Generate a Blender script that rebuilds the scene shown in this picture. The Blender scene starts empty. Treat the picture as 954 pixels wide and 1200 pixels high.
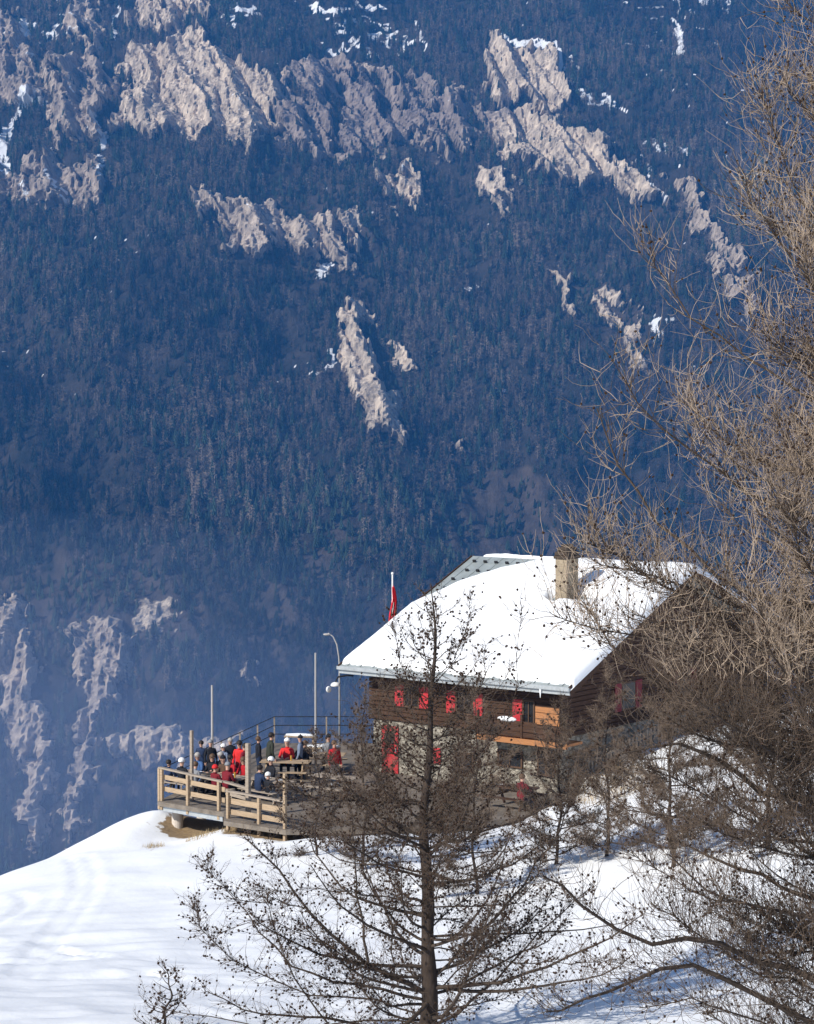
import bpy, bmesh, math, random
import numpy as np
from mathutils import Vector, Matrix
random.seed(11)
RNG = np.random.default_rng(11)
SC = bpy.context.scene
COL = SC.collection
F = 2500.0
P = 0.05
CP, SP = math.cos(P), math.sin(P)


# ------------------------------------------------------------------ survey helpers
def at(px, py, Y):
    a = (px-477)/F; b = -(py-600)/F
    d = np.array([a, CP+b*SP, -SP+b*CP])
    return d*(Y/d[1])


def on_plane(px, py, z):
    a = (px-477)/F; b = -(py-600)/F
    d = np.array([a, CP+b*SP, -SP+b*CP])
    return d*(z/d[2])


def proj(X, Y, Z):
    y = Y*CP-Z*SP; z = Y*SP+Z*CP
    return 477+F*X/y, 600-F*z/y


# ------------------------------------------------------------------ noise
def _h(ix, iy, s):
    h = (ix.astype(np.int64)*374761393+iy.astype(np.int64)*668265263+s*974711) & 0x7fffffff
    h = ((h ^ (h >> 13))*1274126177) & 0x7fffffff
    return (h ^ (h >> 16)) & 0xffff


def pnoise(x, y, s=0):
    x = np.asarray(x, float); y = np.asarray(y, float)
    x0 = np.floor(x); y0 = np.floor(y); fx = x-x0; fy = y-y0
    u = fx*fx*fx*(fx*(fx*6-15)+10); v = fy*fy*fy*(fy*(fy*6-15)+10)

    def g(i, j):
        a = _h(x0+i, y0+j, s)*(2*math.pi/65536)
        return np.cos(a)*(fx-i)+np.sin(a)*(fy-j)
    return 1.5*((g(0, 0)*(1-u)+g(1, 0)*u)*(1-v)+(g(0, 1)*(1-u)+g(1, 1)*u)*v)


def fbm(x, y, s=0, o=4, gain=.5):
    r = 0; a = 1; f = 1
    for k in range(o):
        r = r+a*pnoise(x*f+k*17.3, y*f-k*9.1, s+k); a *= gain; f *= 2.03
    return r


def ridged(x, y, s=0, o=4):
    r = 0; a = 1; f = 1
    for k in range(o):
        r = r+a*(1-2*np.abs(pnoise(x*f+k*7.7, y*f+k*3.3, s+k))); a *= .5; f *= 2.1
    return r/1.9


def sst(a, b, x):
    t = np.clip((x-a)/(b-a), 0, 1)
    return t*t*(3-2*t)


def poly_sd(px, py, poly):
    """signed distance to polygon, positive inside"""
    d = np.full(px.shape, 1e9); ins = np.zeros(px.shape, bool); n = len(poly)
    for i in range(n):
        x1, y1 = poly[i]; x2, y2 = poly[(i+1) % n]
        ex, ey = x2-x1, y2-y1
        t = np.clip(((px-x1)*ex+(py-y1)*ey)/(ex*ex+ey*ey+1e-9), 0, 1)
        d = np.minimum(d, np.hypot(px-x1-t*ex, py-y1-t*ey))
        c = ((y1 > py) != (y2 > py)) & (px < (x2-x1)*(py-y1)/((y2-y1) if y2 != y1 else 1e-9)+x1)
        ins ^= c
    return np.where(ins, d, -d)


def line_d(px, py, pts):
    d = np.full(px.shape, 1e9)
    for (x1, y1), (x2, y2) in zip(pts[:-1], pts[1:]):
        ex, ey = x2-x1, y2-y1
        t = np.clip(((px-x1)*ex+(py-y1)*ey)/(ex*ex+ey*ey+1e-9), 0, 1)
        d = np.minimum(d, np.hypot(px-x1-t*ex, py-y1-t*ey))
    return d


# ------------------------------------------------------------------ objects
def tag(o, label=None, cat=None, group=None, kind=None):
    if label: o['label'] = label
    if cat: o['category'] = cat
    if group: o['group'] = group
    if kind: o['kind'] = kind
    return o


def empty(name, loc=(0, 0, 0), rz=0):
    o = bpy.data.objects.new(name, None); COL.objects.link(o)
    o.location = Vector([float(c) for c in loc]); o.rotation_euler = (0, 0, rz); o.empty_display_size = .3
    return o


def link(name, me, mats, parent=None, smooth=False):
    if not isinstance(mats, (list, tuple)): mats = [mats]
    if len(me.materials) == 0:
        for m in mats: me.materials.append(m)
    o = bpy.data.objects.new(name, me); COL.objects.link(o)
    if parent is not None: o.parent = parent
    if smooth: me.shade_smooth()
    return o


def npmesh(name, V, Fc):
    V = np.asarray(V, np.float32).reshape(-1, 3)
    Fc = np.asarray(Fc, np.int32); k = Fc.shape[1]; n = len(Fc)
    me = bpy.data.meshes.new(name)
    me.vertices.add(len(V)); me.vertices.foreach_set('co', V.ravel())
    me.loops.add(n*k); me.loops.foreach_set('vertex_index', Fc.ravel())
    me.polygons.add(n); me.polygons.foreach_set('loop_start', np.arange(0, n*k, k, dtype=np.int32))
    me.update(calc_edges=True)
    return me


def grid_faces(nu, nv):
    i = np.arange(nu-1)[:, None]*nv+np.arange(nv-1)[None, :]
    return np.stack([i, i+nv, i+nv+1, i+1], -1).reshape(-1, 4)


def attr(me, name, arr):
    a = me.attributes.new(name, 'FLOAT', 'POINT'); a.data.foreach_set('value', np.asarray(arr, np.float32).ravel())


class MB:
    def __init__(s): s.bm = bmesh.new()

    def box(s, c, size, rz=0, rot=None, bev=0.0):
        m = Matrix.Translation(Vector([float(x) for x in c])) @ (rot if rot is not None else Matrix.Rotation(rz, 4, 'Z'))
        r = bmesh.ops.create_cube(s.bm, size=1.0)
        vs = r['verts']
        for v in vs: v.co = m @ Vector((v.co.x*size[0], v.co.y*size[1], v.co.z*size[2]))
        if bev > 0:
            es = list({e for v in vs for e in v.link_edges})
            bmesh.ops.bevel(s.bm, geom=es, offset=bev, segments=1, affect='EDGES')
        return s

    def beam(s, a, b, w, h, bev=0.0):
        a = Vector([float(x) for x in a]); b = Vector([float(x) for x in b]); d = b-a
        q = d.to_track_quat('X', 'Z').to_matrix().to_4x4()
        return s.box((a+b)/2, (d.length, w, h), rot=q, bev=bev)

    def tube(s, pts, r, n=8, cap=True):
        pts = [Vector([float(x) for x in p]) for p in pts]
        if not isinstance(r, (list, tuple)): r = [r]*len(pts)
        rings = []
        for i, p in enumerate(pts):
            t = (pts[min(i+1, len(pts)-1)]-pts[max(i-1, 0)]).normalized()
            ref = Vector((1, 0, 0)) if abs(t.x) < .8 else Vector((0, 1, 0))
            u = t.cross(ref).normalized(); w = t.cross(u)
            rings.append([s.bm.verts.new(p+(u*math.cos(2*math.pi*k/n)+w*math.sin(2*math.pi*k/n))*r[i]) for k in range(n)])
        for A, B in zip(rings[:-1], rings[1:]):
            for k in range(n): s.bm.faces.new((A[k], A[(k+1) % n], B[(k+1) % n], B[k]))
        if cap:
            s.bm.faces.new(rings[0]); s.bm.faces.new(rings[-1])
        return s

    def prism(s, poly, z0, z1):
        a = [s.bm.verts.new((float(x), float(y), z0)) for x, y in poly]; b = [s.bm.verts.new((float(x), float(y), z1)) for x, y in poly]
        n = len(poly)
        s.bm.faces.new(a); s.bm.faces.new(b)
        for i in range(n): s.bm.faces.new((a[i], a[(i+1) % n], b[(i+1) % n], b[i]))
        return s

    def blob(s, c, r, sub=2, noise=0.0, seed=0, flat=None):
        res = bmesh.ops.create_icosphere(s.bm, subdivisions=sub, radius=1)
        rr = random.Random(seed)
        for v in res['verts']:
            k = 1+noise*(rr.random()-.5)*2
            z = v.co.z
            if flat is not None and z < flat: z = flat
            v.co = Vector((c[0]+v.co.x*r[0]*k, c[1]+v.co.y*r[1]*k, c[2]+z*r[2]*k))
        return s

    def build(s, name, mat, parent=None, smooth=False):
        bmesh.ops.recalc_face_normals(s.bm, faces=s.bm.faces)
        me = bpy.data.meshes.new(name); s.bm.to_mesh(me); s.bm.free()
        return link(name, me, mat, parent, smooth)


# ------------------------------------------------------------------ materials
def mat(name, col, rough=.8, spec=.3, vary=.0, scale=5.0, stretch=(1, 1, 1), bump=0.0, bscale=None, metallic=0.0, col2=None, obj_rand=0.0):
    m = bpy.data.materials.new(name); m.use_nodes = True
    nt = m.node_tree; b = nt.nodes['Principled BSDF']
    b.inputs['Roughness'].default_value = rough; b.inputs['Specular IOR Level'].default_value = spec
    b.inputs['Metallic'].default_value = metallic
    b.inputs['Base Color'].default_value = (*col, 1)
    out = None
    if vary > 0 or bump > 0:
        tc = nt.nodes.new('ShaderNodeTexCoord'); mp = nt.nodes.new('ShaderNodeMapping')
        mp.inputs['Scale'].default_value = stretch
        nt.links.new(tc.outputs['Object'], mp.inputs['Vector'])
    if vary > 0:
        nz = nt.nodes.new('ShaderNodeTexNoise'); nz.inputs['Scale'].default_value = scale; nz.inputs['Detail'].default_value = 6
        nz.inputs['Roughness'].default_value = .65
        nt.links.new(mp.outputs[0], nz.inputs['Vector'])
        cr = nt.nodes.new('ShaderNodeValToRGB')
        c2 = col2 if col2 else tuple(min(1, c*(1+vary)) for c in col)
        c1 = tuple(c*(1-vary) for c in col)
        cr.color_ramp.elements[0].position = .3; cr.color_ramp.elements[1].position = .7
        cr.color_ramp.elements[0].color = (*c1, 1); cr.color_ramp.elements[1].color = (*c2, 1)
        nt.links.new(nz.outputs['Fac'], cr.inputs['Fac']); out = cr.outputs['Color']
        nt.links.new(out, b.inputs['Base Color'])
    if obj_rand > 0:
        oi = nt.nodes.new('ShaderNodeObjectInfo'); hs = nt.nodes.new('ShaderNodeHueSaturation')
        mr = nt.nodes.new('ShaderNodeMapRange'); mr.inputs['To Min'].default_value = 1-obj_rand; mr.inputs['To Max'].default_value = 1+obj_rand
        nt.links.new(oi.outputs['Random'], mr.inputs['Value']); nt.links.new(mr.outputs[0], hs.inputs['Value'])
        if out: nt.links.new(out, hs.inputs['Color'])
        else: hs.inputs['Color'].default_value = (*col, 1)
        nt.links.new(hs.outputs[0], b.inputs['Base Color'])
    if bump > 0:
        n2 = nt.nodes.new('ShaderNodeTexNoise'); n2.inputs['Scale'].default_value = bscale or scale*3; n2.inputs['Detail'].default_value = 5
        nt.links.new(mp.outputs[0], n2.inputs['Vector'])
        bp = nt.nodes.new('ShaderNodeBump'); bp.inputs['Strength'].default_value = bump; bp.inputs['Distance'].default_value = .03
        nt.links.new(n2.outputs['Fac'], bp.inputs['Height']); nt.links.new(bp.outputs[0], b.inputs['Normal'])
    return m


M = {}
M['wood_pale'] = mat('weathered_pale_wood', (.36, .27, .18), .8, .2, .25, 3, (1, 1, 12), .3, 20)
M['wood_grey'] = mat('weathered_grey_wood', (.30, .25, .20), .85, .2, .3, 4, (1, 1, 10), .3, 20)
M['wood_dark'] = mat('dark_chalet_timber', (.060, .032, .020), .8, .2, .5, 3, (1, 1, 14), .4, 15)
M['wood_orange'] = mat('fresh_orange_wood', (.36, .16, .065), .7, .25, .25, 3, (1, 1, 14), .2, 15)
M['plank'] = mat('terrace_planks', (.17, .145, .12), .85, .2, .35, 2.5, (1, 1, 1), .3, 12)
M['red'] = mat('red_shutter_paint', (.44, .025, .033), .5, .4, .2, 6)
M['red_shaded'] = mat('red_shutter_paint_shaded', (.16, .012, .02), .6, .3, .3, 6)  # same shutter red, darkened: the gable's shade is put into the colour
M['metal_roof'] = mat('grey_metal_roof', (.26, .29, .29), .45, .5, .2, 2.0, (1, 1, 1), .05, 30)
M['steel'] = mat('galvanised_steel', (.42, .45, .47), .45, .5, .15, 5, metallic=.4)
M['pole'] = mat('pale_metal_pole', (.36, .35, .34), .5, .4, .1, 4)
M['dark'] = mat('dark_opening', (.012, .012, .014), .6, .3)
M['glass'] = mat('window_glass', (.018, .02, .024), .22, .3)
M['frame'] = mat('brown_window_frame', (.09, .05, .03), .6, .3)
M['white'] = mat('white_paint', (.78, .77, .74), .5, .3, .05, 4)
M['conc'] = mat('pale_concrete', (.5, .45, .4), .85, .2, .15, 3, bump=.2)
M['skin'] = mat('skin', (.5, .3, .22), .5, .3)
M['hair_dark'] = mat('dark_hair', (.02, .015, .012), .6, .3)
M['hair_brown'] = mat('brown_hair', (.1, .06, .035), .6, .3)
M['hair_grey'] = mat('grey_hair', (.35, .33, .31), .6, .3)
CL = {}
for n, c in dict(black=(.014, .015, .02), navy=(.02, .035, .08), blue=(.06, .13, .30), red=(.42, .015, .022), maroon=(.16, .012, .02), olive=(.035, .04, .03),
                 grey=(.22, .23, .25), white=(.75, .75, .74), brown=(.1, .06, .04), brightred=(.62, .03, .03), greyblue=(.16, .2, .28)).items():
    CL[n] = mat('cloth_'+n, c, .8, .2, .2, 9)


def stone_mat():
    m = bpy.data.materials.new('rubble_stone_wall'); m.use_nodes = True; nt = m.node_tree; b = nt.nodes['Principled BSDF']
    b.inputs['Roughness'].default_value = .9
    tc = nt.nodes.new('ShaderNodeTexCoord'); mp = nt.nodes.new('ShaderNodeMapping'); mp.inputs['Scale'].default_value = (1, 1, 1.5)
    vo = nt.nodes.new('ShaderNodeTexVoronoi'); vo.inputs['Scale'].default_value = 5.5
    ve = nt.nodes.new('ShaderNodeTexVoronoi'); ve.feature = 'DISTANCE_TO_EDGE'; ve.inputs['Scale'].default_value = 5.5
    cr = nt.nodes.new('ShaderNodeValToRGB'); cr.color_ramp.elements[0].color = (.12, .11, .09, 1); cr.color_ramp.elements[1].color = (.38, .35, .29, 1)
    sp = nt.nodes.new('ShaderNodeSeparateColor'); c2 = nt.nodes.new('ShaderNodeValToRGB')
    c2.color_ramp.elements[0].color = (.45, .42, .38, 1); c2.color_ramp.elements[1].position = .09; c2.color_ramp.elements[1].color = (1, 1, 1, 1)
    mx = nt.nodes.new('ShaderNodeMix'); mx.data_type = 'RGBA'; mx.blend_type = 'MULTIPLY'; mx.inputs[0].default_value = 1
    L = nt.links.new
    L(tc.outputs['Object'], mp.inputs[0]); L(mp.outputs[0], vo.inputs['Vector']); L(mp.outputs[0], ve.inputs['Vector'])
    L(vo.outputs['Color'], sp.inputs[0]); L(sp.outputs[0], cr.inputs[0]); L(ve.outputs['Distance'], c2.inputs[0])
    L(cr.outputs[0], mx.inputs[6]); L(c2.outputs[0], mx.inputs[7]); L(mx.outputs[2], b.inputs['Base Color'])
    bp = nt.nodes.new('ShaderNodeBump'); bp.inputs['Strength'].default_value = .6; bp.inputs['Distance'].default_value = .04
    L(c2.outputs[0], bp.inputs['Height']); L(bp.outputs[0], b.inputs['Normal'])
    return m


M['stone'] = stone_mat()
M['chimney'] = mat('chimney_stone', (.27, .22, .155), .9, .2, .3, 5, (1, 1, 1.5), .5, 9)
M['chimney_cap'] = mat('sooty_chimney_stone', (.06, .045, .034), .9, .2, .5, 8, (1, 1, 3), .6, 12)


def snow_mat(name='snow', soil=False):
    m = bpy.data.materials.new(name); m.use_nodes = True; nt = m.node_tree; b = nt.nodes['Principled BSDF']; L = nt.links.new
    b.inputs['Roughness'].default_value = .55; b.inputs['Specular IOR Level'].default_value = .25
    b.inputs['Base Color'].default_value = (.84, .86, .88, 1)
    tc = nt.nodes.new('ShaderNodeTexCoord')
    n1 = nt.nodes.new('ShaderNodeTexNoise'); n1.inputs['Scale'].default_value = 1.2; n1.inputs['Detail'].default_value = 8; n1.inputs['Roughness'].default_value = .6
    L(tc.outputs['Object'], n1.inputs['Vector'])
    bp = nt.nodes.new('ShaderNodeBump'); bp.inputs['Strength'].default_value = .6; bp.inputs['Distance'].default_value = .06 if soil else .025
    L(n1.outputs['Fac'], bp.inputs['Height']); L(bp.outputs[0], b.inputs['Normal'])
    if soil:
        a = nt.nodes.new('ShaderNodeAttribute'); a.attribute_name = 'soil'
        n2 = nt.nodes.new('ShaderNodeTexNoise'); n2.inputs['Scale'].default_value = 3.5; n2.inputs['Detail'].default_value = 6
        L(tc.outputs['Object'], n2.inputs['Vector'])
        ad = nt.nodes.new('ShaderNodeMath'); ad.operation = 'ADD'; L(a.outputs['Fac'], ad.inputs[0])
        s2 = nt.nodes.new('ShaderNodeMath'); s2.operation = 'MULTIPLY_ADD'; s2.inputs[1].default_value = 1.2; s2.inputs[2].default_value = -.6
        L(n2.outputs['Fac'], s2.inputs[0]); L(s2.outputs[0], ad.inputs[1])
        cr = nt.nodes.new('ShaderNodeValToRGB'); cr.color_ramp.elements[0].position = .42; cr.color_ramp.elements[1].position = .58
        L(ad.outputs[0], cr.inputs[0])
        so = nt.nodes.new('ShaderNodeValToRGB'); so.color_ramp.elements[0].color = (.12, .08, .05, 1); so.color_ramp.elements[1].color = (.42, .31, .18, 1)
        n3 = nt.nodes.new('ShaderNodeTexNoise'); n3.inputs['Scale'].default_value = 9; n3.inputs['Detail'].default_value = 8
        L(tc.outputs['Object'], n3.inputs['Vector']); L(n3.outputs['Fac'], so.inputs[0])
        mx = nt.nodes.new('ShaderNodeMix'); mx.data_type = 'RGBA'
        mx.inputs[6].default_value = (.84, .86, .88, 1); L(cr.outputs[0], mx.inputs[0]); L(so.outputs[0], mx.inputs[7])
        L(mx.outputs[2], b.inputs['Base Color'])
    return m


M['snow'] = snow_mat('roof_snow_surface')
M['ground'] = snow_mat('snow_ground_surface', True)
M['bark'] = mat('larch_bark', (.05, .038, .031), .95, .1, .45, 6, (1, 1, .5), .8, 14)
M['limb'] = mat('larch_limb_bark', (.065, .05, .04), .95, .1, .4, 6)
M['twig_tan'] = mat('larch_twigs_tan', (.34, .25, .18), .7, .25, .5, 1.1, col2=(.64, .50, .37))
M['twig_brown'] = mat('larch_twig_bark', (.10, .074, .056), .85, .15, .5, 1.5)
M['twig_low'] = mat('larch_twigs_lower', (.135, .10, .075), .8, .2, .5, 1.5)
M['twig_dark'] = mat('larch_twigs_brown', (.12, .088, .066), .8, .2, .4, 1.5)
M['twig_lowtan'] = mat('larch_twigs_low', (.19, .142, .105), .8, .2, .4, 1.5)
M['cone'] = mat('larch_cone_brown', (.045, .028, .02), .9, .1, .3, 8)

# ------------------------------------------------------------------ world, sun, camera
SUN = Vector((-.80, -.60, 0)).normalized()
EL = math.radians(34)
w = bpy.data.worlds.new('World'); SC.world = w; w.use_nodes = True
nt = w.node_tree; sk = nt.nodes.new('ShaderNodeTexSky'); sk.sky_type = 'NISHITA'; sk.sun_disc = False
sk.sun_elevation = EL; sk.sun_rotation = math.atan2(SUN.x, SUN.y); sk.altitude = 1500; sk.air_density = 1.0; sk.dust_density = .3
nt.links.new(sk.outputs[0], nt.nodes['Background'].inputs[0]); nt.nodes['Background'].inputs[1].default_value = .085
sl = bpy.data.lights.new('sun', 'SUN'); sl.energy = 5.0; sl.angle = math.radians(.5); sl.color = (1, .94, .85)
so = bpy.data.objects.new('sun', sl); COL.objects.link(so)
sd = Vector((SUN.x*math.cos(EL), SUN.y*math.cos(EL), math.sin(EL)))
so.rotation_euler = (sd).to_track_quat('Z', 'Y').to_euler()
so.location = (0, 0, 200)
cd = bpy.data.cameras.new('camera'); cam = bpy.data.objects.new('camera', cd); COL.objects.link(cam)
cd.sensor_fit = 'VERTICAL'; cd.sensor_height = 24; cd.sensor_width = 24; cd.lens = 24*F/1200; cd.clip_end = 12000; cd.clip_start = .5
cam.rotation_euler = (math.pi/2-P, 0, 0); SC.camera = cam
SC.view_settings.view_transform = 'Standard'; SC.view_settings.look = 'None'; SC.view_settings.exposure = 0.38; SC.view_settings.gamma = 1
SC.cycles.max_bounces = 5; SC.cycles.diffuse_bounces = 3; SC.cycles.volume_bounces = 1; SC.cycles.glossy_bounces = 2
SC.cycles.transparent_max_bounces = 8
SC.cycles.use_denoising = True

# ------------------------------------------------------------------ mountain across the valley
def axis(a0, a1, b0, b1, fine, coarse):
    l = np.arange(a0, b0, coarse); r = np.arange(b1+coarse, a1+coarse, coarse)
    return np.concatenate([l, np.arange(b0, b1+fine, fine), r])


mx_ = axis(-2200, 2200, -900, 960, 3.0, 26.)
my_ = axis(1150, 4700, 1740, 3720, 3.0, 30.)
X, Y = np.meshgrid(mx_, my_, indexing='ij')


def profile(Y):
    t = Y-1680
    z = -505+.645*np.log1p(np.exp(np.clip(t/60, -30, 30)))*60*(t < 1700)+(t >= 1700)*.645*t
    z = np.where(t > 2350, -505+.645*2350+60*np.tanh((t-2350)/200)-.15*(t-2350), z)
    return z


Z = profile(Y)
Z = Z+55*fbm(X/520+3.1, Y/700, 5, 3)+34*ridged((X+.45*Y)/210, (Y-.3*X)/620, 9, 4)+9*fbm(X/60, Y/90, 21, 3)
PX, PY = proj(X, Y, Z)
PX0, PY0 = PX.copy(), PY.copy()
# warped survey coordinates: rocky outlines come out ragged
wx = PX+16*fbm(PX/42, PY/42, 31, 5, .6)+5*fbm(PX/8, PY/16, 37, 2); wy = PY+16*fbm(PX/42+9, PY/42, 41, 4)+6*pnoise(PX/9+5, PY/9, 47)
CL_POLY = [
 (1.0, 7, [(138, 150), (140, 85), (168, 62), (222, 38), (262, 62), (300, 80), (330, 100), (322, 150), (300, 180), (255, 158), (215, 160), (190, 152), (160, 158)]),
 (.62, 9, [(322, 90), (370, 62), (440, 85), (500, 92), (560, 120), (600, 150), (560, 170), (520, 176), (470, 168), (430, 190), (370, 192), (325, 172)]),
 (.8, 6, [(160, -20), (250, -20), (240, 25), (200, 38), (165, 30)]),
 (.8, 8, [(-40, 30), (20, 8), (48, 60), (45, 115), (15, 125), (-40, 120)]),
 (.8, 8, [(45, 120), (66, 60), (112, 60), (134, 110), (112, 165), (62, 170)]),
 (.75, 8, [(-40, 195), (60, 180), (118, 196), (128, 232), (90, 252), (50, 240), (-40, 248)]),
 (.5, 8, [(75, -20), (120, -20), (118, 50), (95, 70), (75, 40)]),
 (1.0, 6, [(566, 42), (600, 50), (640, 72), (668, 100), (665, 125), (640, 140), (612, 122), (588, 130), (566, 96)]),
 (1.0, 6, [(560, 130), (600, 140), (650, 138), (690, 150), (720, 180), (748, 210), (790, 250), (745, 238), (700, 222), (660, 218), (620, 198), (575, 165)]),
 (.72, 6, [(788, 208), (822, 232), (842, 275), (880, 320), (880, 380), (850, 350), (818, 270), (798, 240)]),
 (.7, 6, [(440, 198), (480, 196), (500, 228), (498, 252), (462, 252), (444, 222)]),
 (.8, 6, [(228, 222), (270, 232), (305, 236), (345, 258), (395, 252), (420, 232), (420, 285), (405, 325), (388, 306), (350, 285), (310, 300), (268, 290), (254, 262)]),
 (1.0, 5, [(404, 352), (428, 368), (425, 395), (436, 430), (462, 462), (470, 520), (446, 512), (420, 476), (410, 430), (406, 390)]),
 (.8, 5, [(456, 408), (480, 414), (498, 436), (470, 430)]),
 (.7, 5, [(565, 205), (585, 232), (600, 255), (588, 258), (570, 236)]),
 (.6, 5, [(640, 316), (662, 330), (696, 380), (676, 372), (650, 340)]),
 (.4, 8, [(700, 335), (735, 350), (760, 400), (750, 450), (725, 400), (705, 370)]),
 (.9, 6, [(-30, 700), (16, 700), (34, 740), (42, 800), (56, 850), (66, 900), (58, 960), (40, 1000), (30, 940), (34, 890), (10, 866), (-5, 800)]),
 (.75, 6, [(84, 735), (120, 722), (152, 742), (150, 800), (118, 840), (104, 900), (100, 960), (70, 1000), (78, 930), (92, 870), (92, 800)]),
 (.3, 8, [(150, 690), (210, 700), (200, 760), (160, 745)]),
 (.5, 8, [(130, 850), (200, 860), (290, 850), (280, 890), (180, 900), (130, 890)]),
 (.3, 8, [(278, 790), (300, 780), (296, 806)]),
 (.5, 4, [(526, 505), (545, 520), (538, 528)]),
 (.35, 6, [(560, 175), (600, 215), (612, 250), (590, 240), (560, 200)]),
]
rock = np.zeros_like(X)
for s, soft, poly in CL_POLY:
    d = poly_sd(wx, wy, poly)
    rock = np.maximum(rock, s*sst(-soft*.5, soft, d))
def saw(v, k=.80):
    f = v-np.floor(v)
    return np.where(f < k, f/k, (1-f)/(1-k))


q = X+.50*Z*sst(700, 520, PY)+11*fbm(X/120, Z/150, 61, 3)
wq = .30*fbm(X/80, Z/160, 63, 4)
ribs = saw(q/62+wq, .66)
ribs1 = saw(q/19+1.3*wq+.4*fbm(X/20, Z/40, 65, 3))
strata = saw((Z+.25*X+14*fbm(X/80, Z/80, 67, 3))/31, .25)
brk = fbm(q/8, Z/22, 81, 3)
holes = sst(.12, .55, fbm(q/20, Z/42, 87, 4))        # wooded ledges that interrupt the rock
rk = np.clip(rock*1.3-(.75-.35*(rock > .95))*holes*(PY < 600), 0, 1)
disp = sst(.05, .85, rk)*(34*ribs+9*ribs1+4*strata+4*brk+(1.2+1.0*sst(560, 700, PY))*RNG.normal(size=X.shape)-14*sst(560, 700, PY)*ribs+5*sst(560, 700, PY)*fbm(X/9, Z/30, 83, 3))
Y2 = Y-disp*.9; Z2 = Z+disp*.25
# snow that stays on ledges, gullies and clearings
snow = np.zeros_like(X)
SN = [(6, [(590, 42), (612, 46), (640, 62), (655, 82)]), (4, [(660, 85), (690, 105), (726, 126)]), (4, [(760, 162), (790, 176), (802, 184)]),
      (7, [(122, 148), (120, 172)]), (9, [(38, 108), (22, 140), (8, 165), (-6, 205)]), (5, [(110, 195), (116, 214)]),
      (5, [(380, 306), (384, 318)]), (5, [(548, 340), (566, 332)]), (4, [(376, 52), (410, 52), (440, 64)]), (4, [(370, 12), (450, 6)]), (3, [(385, 28), (462, 34)]), (4, [(400, 44), (470, 46)]),
      (4, [(264, 14), (300, 8)]), (3, [(20, 15), (40, 40)]), (4, [(785, -5), (800, 30)]), (6, [(785, 30), (800, 50)]), (4, [(820, -10), (850, 10)]), (4, [(486, 25), (492, 50)]),
      (3, [(575, 452), (590, 456)]), (4, [(20, 215), (28, 240)]), (3, [(70, 225), (78, 248)]), (6, [(60, 35), (55, 50)]), (4, [(140, 5), (142, 40)]),
      (7, [(778, 378), (782, 395)]), (3, [(362, 438), (380, 430), (398, 420)]), (3, [(760, 195), (768, 240)])]
for r, ln in SN:
    d = line_d(wx, wy, ln); snow = np.maximum(snow, sst(r*1.15, r*.35, d+3*pnoise(PX/4, PY/4, 93)))
spk = fbm(PX/9, PY/4.5, 97, 2)
speck = sst(.82, .95, spk)*sst(-.2, .3, fbm(PX/130, PY/130, 99, 2))
snow = np.maximum(snow, speck*(PY < 470)*.9)
up = sst(260, -40, PY)*sst(.35, .75, fbm(PX/16, PY/6, 101, 3))*sst(-.1, .25, pnoise(PX/150+.3, PY/150, 103))*.75
snow = np.maximum(snow, up)
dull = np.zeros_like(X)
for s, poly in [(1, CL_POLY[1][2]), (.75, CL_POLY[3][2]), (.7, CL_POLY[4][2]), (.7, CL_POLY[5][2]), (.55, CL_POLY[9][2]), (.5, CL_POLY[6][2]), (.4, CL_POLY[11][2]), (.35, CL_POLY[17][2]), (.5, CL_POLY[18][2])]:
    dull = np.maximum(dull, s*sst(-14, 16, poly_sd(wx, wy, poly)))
brown = np.zeros_like(X)
for s, poly in [(1, [(470, 640), (520, 600), (560, 555), (620, 545), (650, 590), (665, 660), (560, 690)]), (.8, [(280, 760), (300, 700), (360, 640), (410, 590), (430, 620), (380, 700), (320, 780)]),
                (.75, [(-30, 690), (60, 655), (180, 650), (240, 690), (230, 770), (120, 740), (-30, 760)]), (.6, [(120, 860), (320, 840), (400, 900), (260, 960), (110, 940)]), (.7, [(640, 300), (720, 320), (780, 420), (760, 470), (690, 400)]),
                (.6, [(330, 200), (430, 200), (450, 320), (420, 360), (340, 320)])]:
    brown = np.maximum(brown, s*sst(-12, 14, poly_sd(wx, wy, poly)+10*fbm(PX/22, PY/22, 111, 3)))
nu, nv = X.shape
me = npmesh('mountainside', np.stack([X, Y2, Z2], -1), grid_faces(nu, nv))
attr(me, 'rock', rk); attr(me, 'snowc', snow); attr(me, 'brown', brown); attr(me, 'dull', dull)


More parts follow.
